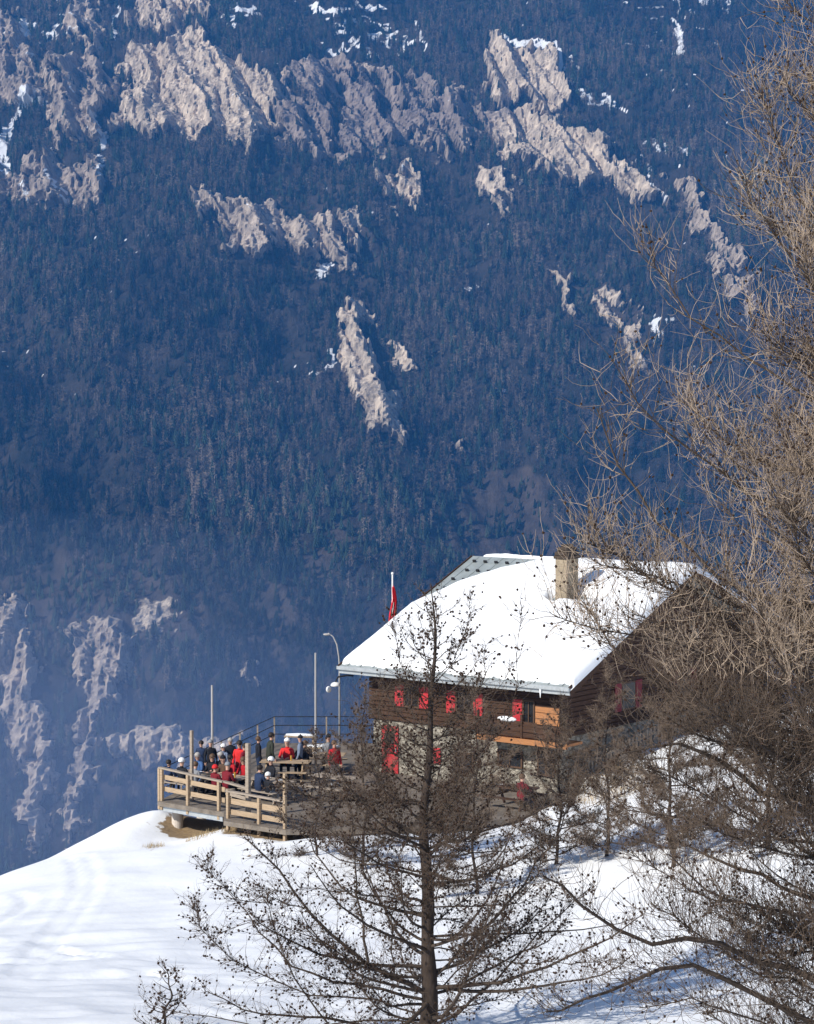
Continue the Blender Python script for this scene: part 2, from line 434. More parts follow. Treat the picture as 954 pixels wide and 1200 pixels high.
def mountain_mat():
    m = bpy.data.materials.new('mountain_surface'); m.use_nodes = True; nt = m.node_tree; b = nt.nodes['Principled BSDF']; L = nt.links.new
    b.inputs['Roughness'].default_value = .95; b.inputs['Specular IOR Level'].default_value = .1

    def A(n):
        a = nt.nodes.new('ShaderNodeAttribute'); a.attribute_name = n; return a.outputs['Fac']

    def ramp(src, p0, c0, p1, c1):
        r = nt.nodes.new('ShaderNodeValToRGB'); r.color_ramp.elements[0].position = p0; r.color_ramp.elements[1].position = p1
        r.color_ramp.elements[0].color = (*c0, 1); r.color_ramp.elements[1].color = (*c1, 1); L(src, r.inputs[0]); return r.outputs[0]

    def mix(f, a, bb):
        x = nt.nodes.new('ShaderNodeMix'); x.data_type = 'RGBA'; L(f, x.inputs[0]); L(a, x.inputs[6]); L(bb, x.inputs[7]); return x.outputs[2]
    tc = nt.nodes.new('ShaderNodeTexCoord')

    def noise(sc, det, st=(1, 1, 1), ro=.6):
        mp = nt.nodes.new('ShaderNodeMapping'); mp.inputs['Scale'].default_value = st; L(tc.outputs['Object'], mp.inputs[0])
        n = nt.nodes.new('ShaderNodeTexNoise'); n.inputs['Scale'].default_value = sc; n.inputs['Detail'].default_value = det; n.inputs['Roughness'].default_value = ro
        L(mp.outputs[0], n.inputs['Vector']); return n.outputs['Fac']
    floor = ramp(noise(.03, 8), .35, (.016, .018, .014), .7, (.06, .05, .042))
    heath = ramp(noise(.05, 8), .3, (.035, .03, .025), .7, (.10, .08, .065))
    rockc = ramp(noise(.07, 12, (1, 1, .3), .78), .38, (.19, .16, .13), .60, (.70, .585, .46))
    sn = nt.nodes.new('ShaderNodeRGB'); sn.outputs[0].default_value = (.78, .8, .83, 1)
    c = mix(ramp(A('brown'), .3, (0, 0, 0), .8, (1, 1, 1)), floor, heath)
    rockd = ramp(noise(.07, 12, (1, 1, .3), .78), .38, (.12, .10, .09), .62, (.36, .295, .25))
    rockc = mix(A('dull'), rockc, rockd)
    ma = nt.nodes.new('ShaderNodeMath'); ma.operation = 'MULTIPLY_ADD'; ma.inputs[1].default_value = 1.7; L(noise(.055, 9, (1, 1, .5), .7), ma.inputs[0])
    mb = nt.nodes.new('ShaderNodeMath'); mb.operation = 'SUBTRACT'; L(A('rock'), mb.inputs[0]); mb.inputs[1].default_value = .72; L(mb.outputs[0], ma.inputs[2])
    mg = nt.nodes.new('ShaderNodeMath'); mg.operation = 'MULTIPLY'; mg.use_clamp = True; mg.inputs[1].default_value = 7; L(A('rock'), mg.inputs[0])
    mm = nt.nodes.new('ShaderNodeMath'); mm.operation = 'MULTIPLY'; L(ma.outputs[0], mm.inputs[0]); L(mg.outputs[0], mm.inputs[1])
    c = mix(ramp(mm.outputs[0], .22, (0, 0, 0), .40, (1, 1, 1)), c, rockc)
    c = mix(ramp(A('snowc'), .35, (0, 0, 0), .6, (1, 1, 1)), c, sn.outputs[0])
    L(c, b.inputs['Base Color'])
    bp = nt.nodes.new('ShaderNodeBump'); bp.inputs['Strength'].default_value = 1; bp.inputs['Distance'].default_value = 5
    L(noise(.14, 12, (1, 1, .4), .78), bp.inputs['Height']); L(bp.outputs[0], b.inputs['Normal'])
    return m


sf = me.attributes.new('sharp_face', 'BOOLEAN', 'FACE'); sf.data.foreach_set('value', np.ones(len(me.polygons), bool))
mo = link('mountain', me, mountain_mat()); tag(mo, kind='structure')


# forest instances
def conifer_proto(name, seed, wide, m):
    r = random.Random(seed); bm = bmesh.new(); n = 7
    tiers = 5
    for k in range(tiers):
        z0 = .06+.17*k; z1 = z0+.33-.02*k
        if k == tiers-1: z1 = 1.0
        R = wide*(1-.82*k/tiers)
        tip = bm.verts.new((r.uniform(-.01, .01), r.uniform(-.01, .01), z1))
        ring = []
        for j in range(n*2):
            a = math.pi*j/n+r.uniform(-.15, .15)+k*.5
            rr = R*(r.uniform(.85, 1.15) if j % 2 == 0 else r.uniform(.4, .6))
            ring.append(bm.verts.new((rr*math.cos(a), rr*math.sin(a), z0+(0 if j % 2 == 0 else .05)+r.uniform(-.02, .02))))
        for j in range(n*2): bm.faces.new((ring[j], ring[(j+1) % (n*2)], tip))
    me = bpy.data.meshes.new(name); bm.to_mesh(me); bm.free(); me.materials.append(m)
    return bpy.data.objects.new(name, me)


def bare_proto(name, seed, m):
    r = random.Random(seed); bm = bmesh.new()
    for k in range(70):
        h = r.uniform(.12, .95); R = .26*(1-h)**.6*min(1, h*4+.3)
        a = r.uniform(0, 6.28); d = r.uniform(.2, 1)*R
        c = Vector((d*math.cos(a), d*math.sin(a), h)); o = Vector((r.uniform(-1, 1), r.uniform(-1, 1), r.uniform(-.6, .9))).normalized()
        s = r.uniform(.05, .12); t = Vector((r.uniform(-1, 1), r.uniform(-1, 1), r.uniform(-1, 1))).normalized()*.016
        v = [bm.verts.new(c-o*s-t), bm.verts.new(c-o*s+t), bm.verts.new(c+o*s)]; bm.faces.new(v)
    for a0 in (0, 2.1, 4.2):
        v = [bm.verts.new((.02*math.cos(a0), .02*math.sin(a0), 0)), bm.verts.new((.02*math.cos(a0+2.1), .02*math.sin(a0+2.1), 0)), bm.verts.new((0, 0, .95))]; bm.faces.new(v)
    me = bpy.data.meshes.new(name); bm.to_mesh(me); bm.free(); me.materials.append(m)
    return bpy.data.objects.new(name, me)


def tone(m, lo, hi, sc=.0030):
    nt = m.node_tree; b = nt.nodes['Principled BSDF']; g = nt.nodes.new('ShaderNodeNewGeometry')
    n1 = nt.nodes.new('ShaderNodeTexNoise'); n1.inputs['Scale'].default_value = sc; n1.inputs['Detail'].default_value = 7; n1.inputs['Roughness'].default_value = .65
    nt.links.new(g.outputs['Position'], n1.inputs['Vector'])
    mr = nt.nodes.new('ShaderNodeMapRange'); mr.inputs['From Min'].default_value = .36; mr.inputs['From Max'].default_value = .64
    mr.inputs['To Min'].default_value = lo; mr.inputs['To Max'].default_value = hi; nt.links.new(n1.outputs['Fac'], mr.inputs['Value'])
    hs = nt.nodes.new('ShaderNodeHueSaturation'); nt.links.new(mr.outputs[0], hs.inputs['Value'])
    nt.links.new(b.inputs['Base Color'].links[0].from_socket, hs.inputs['Color']); nt.links.new(hs.outputs[0], b.inputs['Base Color'])


mcon = mat('forest_conifer', (.018, .030, .020), .9, .1, obj_rand=.55)
mcon2 = mat('forest_conifer_pale', (.035, .046, .028), .9, .1, obj_rand=.5)
mbare = mat('forest_bare_larch', (.11, .088, .068), .9, .1, obj_rand=.45)
tone(mcon, .25, 1.5); tone(mcon2, .3, 1.6); tone(mbare, .3, 1.7)  # broad noise darkens and lightens crowns: species colour plus painted relief shading
protos = [conifer_proto('conifer_a', 1, .22, mcon), conifer_proto('conifer_b', 2, .27, mcon), conifer_proto('conifer_c', 3, .19, mcon2),
          bare_proto('bare_a', 4, mbare), bare_proto('bare_b', 5, mbare)]
pc = bpy.data.collections.new('forest_kinds')
for o in protos: pc.objects.link(o)
ii = np.where((mx_ >= -900) & (mx_ <= 960))[0]; jj = np.where((my_ >= 1740) & (my_ <= 3720))[0]
N = 170000
fi = RNG.uniform(ii[0], ii[-1]-1, N); fj = RNG.uniform(jj[0], jj[-1]-1, N)
i0 = fi.astype(int); j0 = fj.astype(int); du = fi-i0; dv = fj-j0


def samp(A): return A[i0, j0]*(1-du)*(1-dv)+A[i0+1, j0]*du*(1-dv)+A[i0, j0+1]*(1-du)*dv+A[i0+1, j0+1]*du*dv


tx, ty, tz, tr, ts, tb, tpx, tpy = [samp(A) for A in (X, Y2, Z2, rk, snow, brown, PX0, PY0)]
dens = .95-.75*sst(.05, .7, fbm(tx/55, ty/75, 131, 4))
dens *= (1-.93*sst(.03, .30, tr))*np.where(ts > .35, .12, 1)*(1-.72*tb)
keep = (RNG.random(N) < dens) & (tpx > -220) & (tpx < 1180) & (tpy > -160) & (tpy < 1120)
tx, ty, tz, tb, tpx, tpy, tr = [a[keep] for a in (tx, ty, tz, tb, tpx, tpy, tr)]
n = len(tx)
pme = bpy.data.meshes.new('forest_points'); pme.vertices.add(n); pme.vertices.foreach_set('co', np.stack([tx, ty, tz-.5], -1).astype(np.float32).ravel())
bare_p = np.clip(.02+.36*sst(.0, .5, fbm(tx/170, ty/170, 141, 3)+.55*sst(520, 820, tpy)*sst(620, 300, tpx))+.6*tb+.25*sst(430, 800, tpy), 0, .92)
isb = RNG.random(n) < bare_p
idx = np.where(isb, RNG.integers(3, 5, n), RNG.integers(0, 3, n))
scl = np.where(isb, RNG.uniform(8, 14, n), 7+16*RNG.random(n)**1.8)*(1+.25*fbm(tx/90, ty/90, 151, 2))*np.where(tr > .16, .6, 1)
a = pme.attributes.new('kind_index', 'INT', 'POINT'); a.data.foreach_set('value', idx.astype(np.int32))
attr(pme, 'height', scl); attr(pme, 'turn', RNG.uniform(0, 6.28, n))
fo = bpy.data.objects.new('forest', pme); COL.objects.link(fo)
tag(fo, 'dark conifer and bare larch forest covering the mountainside between the cliffs', 'forest', kind='stuff')
ng = bpy.data.node_groups.new('forest', 'GeometryNodeTree')
ng.interface.new_socket('Geometry', in_out='INPUT', socket_type='NodeSocketGeometry'); ng.interface.new_socket('Geometry', in_out='OUTPUT', socket_type='NodeSocketGeometry')
gi = ng.nodes.new('NodeGroupInput'); go = ng.nodes.new('NodeGroupOutput'); ip = ng.nodes.new('GeometryNodeInstanceOnPoints'); ci = ng.nodes.new('GeometryNodeCollectionInfo')
ci.inputs['Collection'].default_value = pc; ci.inputs['Separate Children'].default_value = True; ci.inputs['Reset Children'].default_value = True


def named(nm, typ):
    x = ng.nodes.new('GeometryNodeInputNamedAttribute'); x.data_type = typ; x.inputs['Name'].default_value = nm; return x.outputs[0]


cx = ng.nodes.new('ShaderNodeCombineXYZ')
ng.links.new(gi.outputs[0], ip.inputs['Points']); ng.links.new(ci.outputs[0], ip.inputs['Instance'])
ip.inputs['Pick Instance'].default_value = True
ng.links.new(named('kind_index', 'INT'), ip.inputs['Instance Index']); ng.links.new(named('height', 'FLOAT'), ip.inputs['Scale'])
ng.links.new(named('turn', 'FLOAT'), cx.inputs['Z']); ng.links.new(cx.outputs[0], ip.inputs['Rotation'])
ng.links.new(ip.outputs[0], go.inputs[0])
md = fo.modifiers.new('forest', 'NODES'); md.node_group = ng

# ------------------------------------------------------------------ near snow hill
PHI = math.radians(37.385); CO, SI = math.cos(PHI), math.sin(PHI)
E1 = at(667, 806, 76)
HL, HW, HH = 10.61, 8.90, 3.78
ZT = -14.25
ctrl = [(0, 1200, 42), (200, 1200, 42), (480, 1200, 44), (700, 1200, 42), (954, 1200, 40), (0, 1110, 56), (250, 1100, 57), (480, 1090, 58), (700, 1080, 56), (954, 1040, 52),
        (0, 1031, 74.5), (50, 1011, 75), (100, 990, 75.5), (150, 968, 76.3), (188, 951, 77.3), (208, 979, 76.6), (208, 992, 74.0), (236, 978, 74.6), (265, 971, 73.2), (335, 976, 71.8), (480, 973, 71.8), (590, 966, 72.5), (640, 955, 73), (690, 935, 74.5), (760, 895, 76.5),
        (830, 862, 78), (954, 832, 80), (860, 850, 84)]
cp = [tuple(at(*c)) for c in ctrl]
cp += [(-9, 0, -8.5), (9, 0, -7.5), (0, 20, -9.6), (14, 24, -9.3), (-15, 22, -11.2), (-40, 20, -18), (40, 20, -4), (-40, 75, -27), (-60, 45, -30), (50, 75, -2), (0, -40, -3), (40, -40, 3), (-40, -40, -10),
       (-13, 83, -21.5), (-8.6, 82, -17.6), (-5, 88, -20), (0, 92, -19.5), (8, 94, -16.5), (20, 92, -13.0), (-20, 100, -34), (0, 110, -29), (25, 110, -22), (50, 110, -14), (-60, 110, -52), (30, 60, -7), (22, 78, -9)]
cp = np.array(cp)


def tps(r): return np.where(r > 1e-9, r*r*np.log(r+1e-12), 0)


n = len(cp); K = tps(np.hypot(cp[:, None, 0]-cp[None, :, 0], cp[:, None, 1]-cp[None, :, 1]))+np.eye(n)*.35
Q = np.c_[np.ones(n), cp[:, :2]]
sol = np.linalg.solve(np.block([[K, Q], [Q.T, np.zeros((3, 3))]]), np.r_[cp[:, 2], 0, 0, 0]); W_, C_ = sol[:n], sol[n:]
# terrace outline on its own level
TP = [(185, 939), (262, 952), (262, 962), (335, 973), (480, 971), (600, 960), (668, 941)]
TPW = [tuple(on_plane(px, py, ZT)[:2]) for px, py in TP]
TPW += [(E1[0]+1, E1[1]+4), (1.0, 89.5), (-5.6, 89.5)]


def G(x, y, detail=True):
    x = np.asarray(x, float); y = np.asarray(y, float); sh = x.shape
    xf, yf = x.ravel(), y.ravel()
    xc = np.clip(xf, -60, 50); yc = np.clip(yf, -40, 112)
    z = np.zeros(len(xf))
    for k in range(n): z += W_[k]*tps(np.hypot(xc-cp[k, 0], yc-cp[k, 1]))
    z += C_[0]+C_[1]*xc+C_[2]*yc
    z += (xf-xc)*.35+(np.minimum(yf-yc, 0))*-.25
    fy = np.maximum(yf-112, 0); z += -.62*fy
    z = np.maximum(z, -540+8*pnoise(xf/90, yf/90, 3)) if True else z
    big = sst(95, 200, np.hypot(xf, yf)); z += big*12*fbm(xf/120, yf/120, 7, 3)
    if detail:
        z += .16*fbm(xf/7, yf/7, 11, 3)+.02*fbm(xf/1.1, yf/1.6, 15, 3)
        lf = sst(3, -4, xf)*sst(68, 55, yf)
        z += lf*.10*fbm((xf+.15*yf)/5.5, (yf-.25*xf)/1.1, 19, 3)
        for x0, y0, x1, y1 in [(-11.6, 73, -8.9, 50), (-11.1, 73, -8.5, 50), (-14.5, 60, -5.5, 52), (-14, 59.2, -5, 51.6), (-13, 56, -2.0, 48), (-12.2, 66, -11.4, 58), (-9, 48.5, -1, 44.5), (-9, 47.4, -1.5, 43.8), (-10.5, 52.6, -3, 49.5)]:
            ex, ey = x1-x0, y1-y0; t = np.clip(((xf-x0)*ex+(yf-y0)*ey)/(ex*ex+ey*ey), 0, 1)
            dd = np.hypot(xf-x0-t*ex-.5*np.sin(t*5), yf-y0-t*ey); z += -.06*np.exp(-(dd/.16)**2)+.03*np.exp(-((dd-.34)/.16)**2)
    sdp = poly_sd(xf, yf, TPW)
    cap = ZT-.42-.45*np.clip(1-np.hypot(xf-TPW[0][0], yf-TPW[0][1])/5.0, 0, 1)
    k = sst(-.25, .1, sdp); z = np.where(sdp > -.25, np.minimum(z, z*(1-k)+np.minimum(z, cap)*k), z)
    z = np.where(sdp > -.15, np.minimum(z, cap), z)
    return z.reshape(sh)


def ax2(lo, hi, a, b, fine):
    l = []; v = a; s = fine
    while v > lo: s *= 1.18; v -= s; l.append(v)
    r = []; v = b; s = fine
    while v < hi: s *= 1.18; v += s; r.append(v)
    return np.array(l[::-1]+list(np.arange(a, b, fine))+r)


gx = ax2(-2300, 2300, -19, 21, .22); gy = ax2(-350, 1950, 36, 92, .22)
GX, GY = np.meshgrid(gx, gy, indexing='ij'); GZ = G(GX, GY)
# beyond the valley bottom the sheet dives under the mountain
GZ = np.where(GY > 1100, np.minimum(GZ, -545-.05*(GY-1100)), GZ)
me = npmesh('ground', np.stack([GX, GY, GZ], -1), grid_faces(*GX.shape))
gpx, gpy = proj(GX, np.maximum(GY, 5), GZ)
soil = np.zeros_like(GX)
near = (GY > 60) & (GY < 90)
soil = np.maximum(soil, near*sst(1.2, -.2, poly_sd(GX, GY, TPW)*-1-.0)*.0)
sdp = poly_sd(GX, GY, TPW)
soil = np.maximum(soil, sst(-.5, .5, sdp)*1.0)
for c, r, s in [((712, 893), 34, .9), ((238, 962), 16, .6), ((272, 960), 12, .5), ((290, 1003), 9, .5), ((180, 996), 8, .42), ((175, 963), 9, .5), ((740, 872), 20, .8), ((640, 960), 14, .6)]:
    soil = np.maximum(soil, near*s*sst(r, r*.3, np.hypot(gpx-c[0], (gpy-c[1])*1.6)))
attr(me, 'soil', soil)
go_ = link('snow_ground', me, M['ground'], smooth=True); tag(go_, kind='structure')


def gz(x, y): return float(G(np.array([x]), np.array([y]))[0])


# ------------------------------------------------------------------ haze
hz = MB().box((0, 1900, 250), (4900, 5900, 1800)).build('haze', bpy.data.materials.new('valley_haze'))
hm = hz.data.materials[0]; hm.use_nodes = True; hn = hm.node_tree
hn.nodes.remove(hn.nodes['Principled BSDF']); pv = hn.nodes.new('ShaderNodeVolumePrincipled')
pv.inputs['Color'].default_value = (.08, .37, .98, 1); pv.inputs['Density'].default_value = .80e-4; pv.inputs['Anisotropy'].default_value = .0
hn.links.new(pv.outputs[0], hn.nodes['Material Output'].inputs['Volume']); tag(hz, kind='stuff')
ms = MB().blob((-310, 1450, -235), (430, 330, 165), 5).build('valley_mist', bpy.data.materials.new('mist'), None, True)
mm_ = ms.data.materials[0]; mm_.use_nodes = True; mn = mm_.node_tree; mn.nodes.remove(mn.nodes['Principled BSDF']); mv = mn.nodes.new('ShaderNodeVolumePrincipled')
mv.inputs['Color'].default_value = (.50, .62, .95, 1); mv.inputs['Density'].default_value = 1.9e-4; mn.links.new(mv.outputs[0], mn.nodes['Material Output'].inputs['Volume'])
tag(ms, 'thin bluish mist hanging in the deep valley beyond the terrace corner', 'mist', kind='stuff')
for k_, (c_, r_, lb_) in enumerate([((-300, 1440, -250), (330, 290, 118), 'denser core of the bluish mist against the lower left cliffs'), ((-330, 1430, -262), (240, 250, 80), 'lowest streak of mist along the foot of the lower left cliffs')]):
    m2 = MB().blob(c_, r_, 5).build('valley_mist', ms.data.materials[0], None, True); tag(m2, lb_, 'mist', kind='stuff')
tag(hz, 'pale blue haze filling the valley up to the far mountainside', 'haze')

# ------------------------------------------------------------------ chalet
ch = empty('chalet', (E1[0], E1[1], ZT), -PHI)
tag(ch, 'stone and dark timber chalet with red shutters under a thick snow covered roof', 'chalet')
HE = E1[2]-ZT


def loc2w(x, y, z=0):
    return np.array([E1[0]+x*CO+y*SI, E1[1]-x*SI+y*CO, ZT+z])


def wall_pt(px, py, yl):
    """local (x, z) where the sight line meets the plane y = yl"""
    d = at(px, py, 76.)
    # point t*d ; local y = (wx-E1x)*SI + (wy-E1y)*CO
    t = (yl+E1[0]*SI+E1[1]*CO)/(d[0]*SI+d[1]*CO)
    p = d*t
    return (p[0]-E1[0])*CO-(p[1]-E1[1])*SI, p[2]-ZT


def gable_pt(px, py, xl):
    d = at(px, py, 76.); t = (xl+E1[0]*CO-E1[1]*SI)/(d[0]*CO-d[1]*SI); p = d*t
    return (p[0]-E1[0])*SI+(p[1]-E1[1])*CO, p[2]-ZT


YW = 1.0; XN = -1.15; XF = -HL+.9; YR = 2*HW-1.0; ZS = 2.05
sl_ = HH/HW


def roofz(y): return HE+sl_*(y if y < HW else 2*HW-y)


def gable_solid(x0, x1, z0, z1f, y0=YW, y1=YR):
    bm = bmesh.new(); A = []; B = []
    pts = [(y0, z0), (y1, z0), (y1, z1f(y1)), (HW, z1f(HW)), (y0, z1f(y0))]
    for y, z in pts: A.append(bm.verts.new((x0, y, z))); B.append(bm.verts.new((x1, y, z)))
    bm.faces.new(A); bm.faces.new(B)
    for i in range(5): bm.faces.new((A[i], A[(i+1) % 5], B[(i+1) % 5], B[i]))
    m = MB(); m.bm.free(); m.bm = bm; return m


lower = MB().box(((XN+XF)/2, (YW+YR)/2, (ZS-1.0)/2), (XN-XF, YR-YW, ZS+1.0))
lower.build('stone_wall', M['stone'], ch)
gable_solid(XN+.06, XF-.06, ZS, lambda y: roofz(y)-.30, YW-.06, YR+.06).build('timber_wall', M['wood_dark'], ch)
# log courses
lg = MB()
k = 0; z = ZS+.1
while z < roofz(YW)-.45:
    lg.box(((XN+XF)/2, YW-.085, z), (XN-XF+.3, .05, .15), bev=.015); z += .18
lg.build('wall_logs', M['wood_dark'], ch)
lg = MB(); z = ZS+.1
while z < HE+HH-.9:
    ya = max(YW-.1, (z+.4-HE)/sl_); lg.box((XN+.085, HW, z), (.05, 2*(HW-ya), .15), bev=.015); z += .18
lg.build('gable_logs', M['wood_dark'], ch)
# roof plates
TH = .22
bm = bmesh.new()
for side in (0, 1):
    pts = [(0, 0), (-HL, 0), (-HL, HW), (0, HW)]
    top = []; bot = []
    for x, y in pts:
        yy = y if side == 0 else 2*HW-y
        zt = HE+sl_*y
        top.append(bm.verts.new((x, yy, zt))); bot.append(bm.verts.new((x, yy, zt-TH)))
    bm.faces.new(top); bm.faces.new(bot)
    for i in range(4): bm.faces.new((top[i], top[(i+1) % 4], bot[(i+1) % 4], bot[i]))
rf = MB(); rf.bm.free(); rf.bm = bm; roof = rf.build('roof', M['metal_roof'], ch)
g = MB().beam((.05, -.07, HE-.06), (-HL-.05, -.07, HE-.06), .10, .09, bev=.02)
g.build('gutter', M['steel'], roof)
g = MB().beam((.02, .02, HE-.16), (-HL-.02, .02, HE-.16), .05, .24)
g.build('fascia', M['steel'], roof)
for xs, nm in ((.03, 'barge_board'), (-HL-.03, 'barge_board')):
    b_ = MB().beam((xs, 0, HE-.13), (xs, HW, HE+HH-.13), .05, .34).beam((xs, HW, HE+HH-.13), (xs, 2*HW, HE-.13), .05, .34)
    b_.build(nm, M['wood_dark'], roof)
b_ = MB()
x = -.5
while x > -HL+.2:
    b_.beam((x, .12, HE-.22), (x, 1.6, HE-.22+1.48*sl_), .10, .16); x -= .75
b_.build('rafters', M['wood_dark'], roof)
for yy in (YW, HW*.5, HW, HW*1.5, YR):
    MB().beam((-.15, yy, roofz(yy)-.42), (XN+.1, yy, roofz(yy)-.42), .2, .26).build('purlin', M['wood_dark'], roof)
# snow guards and sheet seams on the bare metal corner
b_ = MB(); x = -HL+.35
while x < -.2:
    b_.beam((x, .05, HE+.05*sl_+.018), (x, HW-.05, HE+HH-.05*sl_+.0), .025, .03); x += .62
b_.build('roof_seams', M['metal_roof'], roof)
sgm = MB().box((0, 0, .06), (.16, .06, .12), rot=Matrix.Rotation(math.atan(sl_), 4, 'X'), bev=.01).build('snow_guard', M['dark'], roof)
first = True
for row in range(5):
    yy = HW*(.60+.085*row); xx = -HL+.45+.16*(row % 2)
    while xx < -HL+np.interp(yy/HW, [.5, .58, .68, .78, .86, .93, .985], [0, .25, .75, 1.45, 2.15, 3.1, 4.3])-.1:
        o = sgm if first else sgm.copy()
        if not first: COL.objects.link(o)
        first = False; o.location = (xx, yy, HE+sl_*yy); xx += .55
# snow on both slopes
cyx, cz_ = None, None
# chimney foot: sight line on the front slope
d = at(660, 706, 76.); best = None
for t in np.linspace(.95, 1.2, 4001):
    p = d*t; ly = (p[0]-E1[0])*SI+(p[1]-E1[1])*CO; lx = (p[0]-E1[0])*CO-(p[1]-E1[1])*SI
    dz = p[2]-ZT-(HE+sl_*ly)
    if best is None or abs(dz) < best[0]: best = (abs(dz), lx, ly)
CX, CY = best[1], best[2]+.25
# edge of the snow sheet near the ridge, in local metres
us = np.linspace(-HL-.06, .12, 190); vs = np.linspace(-.06, 2*HW+.06, 320)
U, V = np.meshgrid(us, vs, indexing='ij')
base = HE+sl_*np.where(V < HW, V, 2*HW-V)
base = HE+sl_*(HW-np.sqrt((V-HW)**2+.16))+sl_*.0
thick = .33+.05*fbm(U/2.4, V/2.0, 5, 3)+.008*fbm(U/.4, V/.4, 6, 2)
ed = np.minimum(np.minimum(V+.03-.20-.10*fbm(U/.9, U*0+2, 8, 4, .6), 2*HW-.35-V), np.minimum(U+HL+.02, .10-U))
# bare metal corner: bounded by a curve from the far rake up to the ridge
vb = (V/HW)
far = U+HL
curve = np.interp(vb, [0, .50, .58, .68, .78, .86, .93, .985, 1.02, 1.06], [0, 0, .25, .75, 1.45, 2.15, 3.1, 4.3, 1.2, 0])
edb = far-curve-.06*fbm(V/.9, U/.9, 12, 3)
ed = np.minimum(ed, np.where(vb > .49, np.where(curve > 0, edb*.8, 9), 9))
pit = np.hypot((U-CX)/np.where(U > CX, 2.1, 1.05)+.10*fbm(U/.7, V/.7, 14, 3), (V-CY)/np.where(U > CX, .62, .85))
pitd = sst(.95, .45, pit-.12*(U-CX < 0)*0)
rnd = np.sqrt(np.clip(ed/.42, 0, 1)*(2-np.clip(ed/.42, 0, 1)))
tk = thick*rnd*(1-pitd)-.05*(ed <= 0)-.04*pitd
rimd = (CY+2.6-V); ridge_thin = .0
Zs = base+tk
mesh = npmesh('roof_snow', np.stack([U, V, Zs], -1), grid_faces(*U.shape))
sn = link('roof_snow', mesh, M['snow'], ch, smooth=True)
# chimney
c0 = HE+sl_*CY
chm = MB().box((CX, CY, c0+.55), (.55, .82, 2.1), bev=.02).build('chimney', M['chimney'], ch)
MB().box((CX, CY, c0+1.66), (.66, .94, .12), bev=.02).box((CX, CY, c0+1.80), (.60, .88, .16), bev=.03).box((CX, CY, c0+1.97), (.50, .78, .18), bev=.06).box((CX-.05, CY+.1, c0+2.10), (.3, .5, .1), bev=.03).build('chimney_cap', M['chimney_cap'], chm)


# openings on the eave wall: x,z from the sight lines
def opening(parent, px, py, wd, hg, yl=YW-.10, shutters=0, lab=None):
    x, z = wall_pt(px, py, yl)
    wn = MB().box((x, yl-.02, z+hg/2+.03), (wd+.12, .06, .06)).box((x, yl-.02, z-hg/2-.03), (wd+.12, .08, .06)).box((x-wd/2-.03, yl-.02, z), (.06, .06, hg)).box((x+wd/2+.03, yl-.02, z), (.06, .06, hg)).box((x, yl-.025, z), (.04, .04, hg))
    o = wn.build('window', M['frame'], parent)
    MB().box((x, yl+.0, z), (wd, .02, hg)).build('pane', M['glass'], o)
    for sgn in ([-1, 1] if shutters == 2 else ([-1] if shutters == -1 else ([1] if shutters == 1 else []))):
        s = MB().box((x+sgn*(wd/2+.06+.22), yl-.04, z), (.42, .035, hg+.1), bev=.008)
        for zz in (-.3, 0, .3): s.box((x+sgn*(wd/2+.06+.22), yl-.065, z+zz*hg), (.40, .02, .05))
        s.build('shutter', M['red'], o)
    return o


opening(ch, 483, 816, .62, .75, shutters=2)
opening(ch, 620, 835, .42, .8, shutters=-1)
opening(ch, 545, 824, .7, .75, shutters=2)
opening(ch, 598, 889, 1.0, .52, yl=YW-.03)
opening(ch, 640, 894, .62, .85, yl=YW-.03)
opening(ch, 545, 893, .7, .6, yl=YW-.03)
# red doors at terrace level
x, z = wall_pt(457, 888, YW-.05)
dr = MB().box((x, YW-.04, .92), (.80, .06, 1.84), bev=.01).build('door', M['red'], ch)
MB().box((x+.32, YW-.09, .92), (.04, .05, .14)).build('handle', M['steel'], dr)
MB().box((x, YW-.075, 1.4), (.42, .02, .5)).build('door_pane', M['glass'], dr)
x, z = wall_pt(512, 886, YW-.05)
MB().box((x, YW-.05, z), (.34, .04, .62), bev=.01).build('shutter', M['red'], ch)
# balcony: floor, posts, boards and the fresh wood panel
xb0, _ = wall_pt(560, 860, YW-1.0); xb1 = .0
bal = MB().box(((xb0+xb1)/2, YW-.60, ZS+.0), (xb1-xb0, 1.0, .10)).build('balcony', M['wood_orange'], ch)
MB().beam((xb0, YW-1.12, ZS-.02), (xb1, YW-1.12, ZS-.02), .06, .20).build('balcony_beam', M['wood_orange'], bal)
b_ = MB()
for zz in (.22, .42, .62): b_.beam((xb0, YW-1.06, ZS+zz), (xb1, YW-1.06, ZS+zz), .03, .17)
b_.build('balustrade', M['wood_dark'], bal)
x0, _ = wall_pt(628, 842, YW-1.1); x1, _ = wall_pt(656, 842, YW-1.1)
b_ = MB()
for i in range(3): b_.box(((x0+x1)/2, YW-1.13, ZS+.78+.22*i), (x1-x0, .03, .20), bev=.006)
b_.build('wind_board', M['wood_orange'], bal)
for xx in (xb0+.05, (xb0+xb1)/2, xb1-.05): MB().box((xx, YW-1.06, ZS+.45), (.09, .09, 1.0)).build('post', M['wood_dark'], bal)
x, z = wall_pt(594, 842, YW-1.06)
MB().blob((x, YW-1.05, ZS+.74), (.42, .13, .10), 3, 0, 3).build('balcony_snow', M['snow'], bal, True)
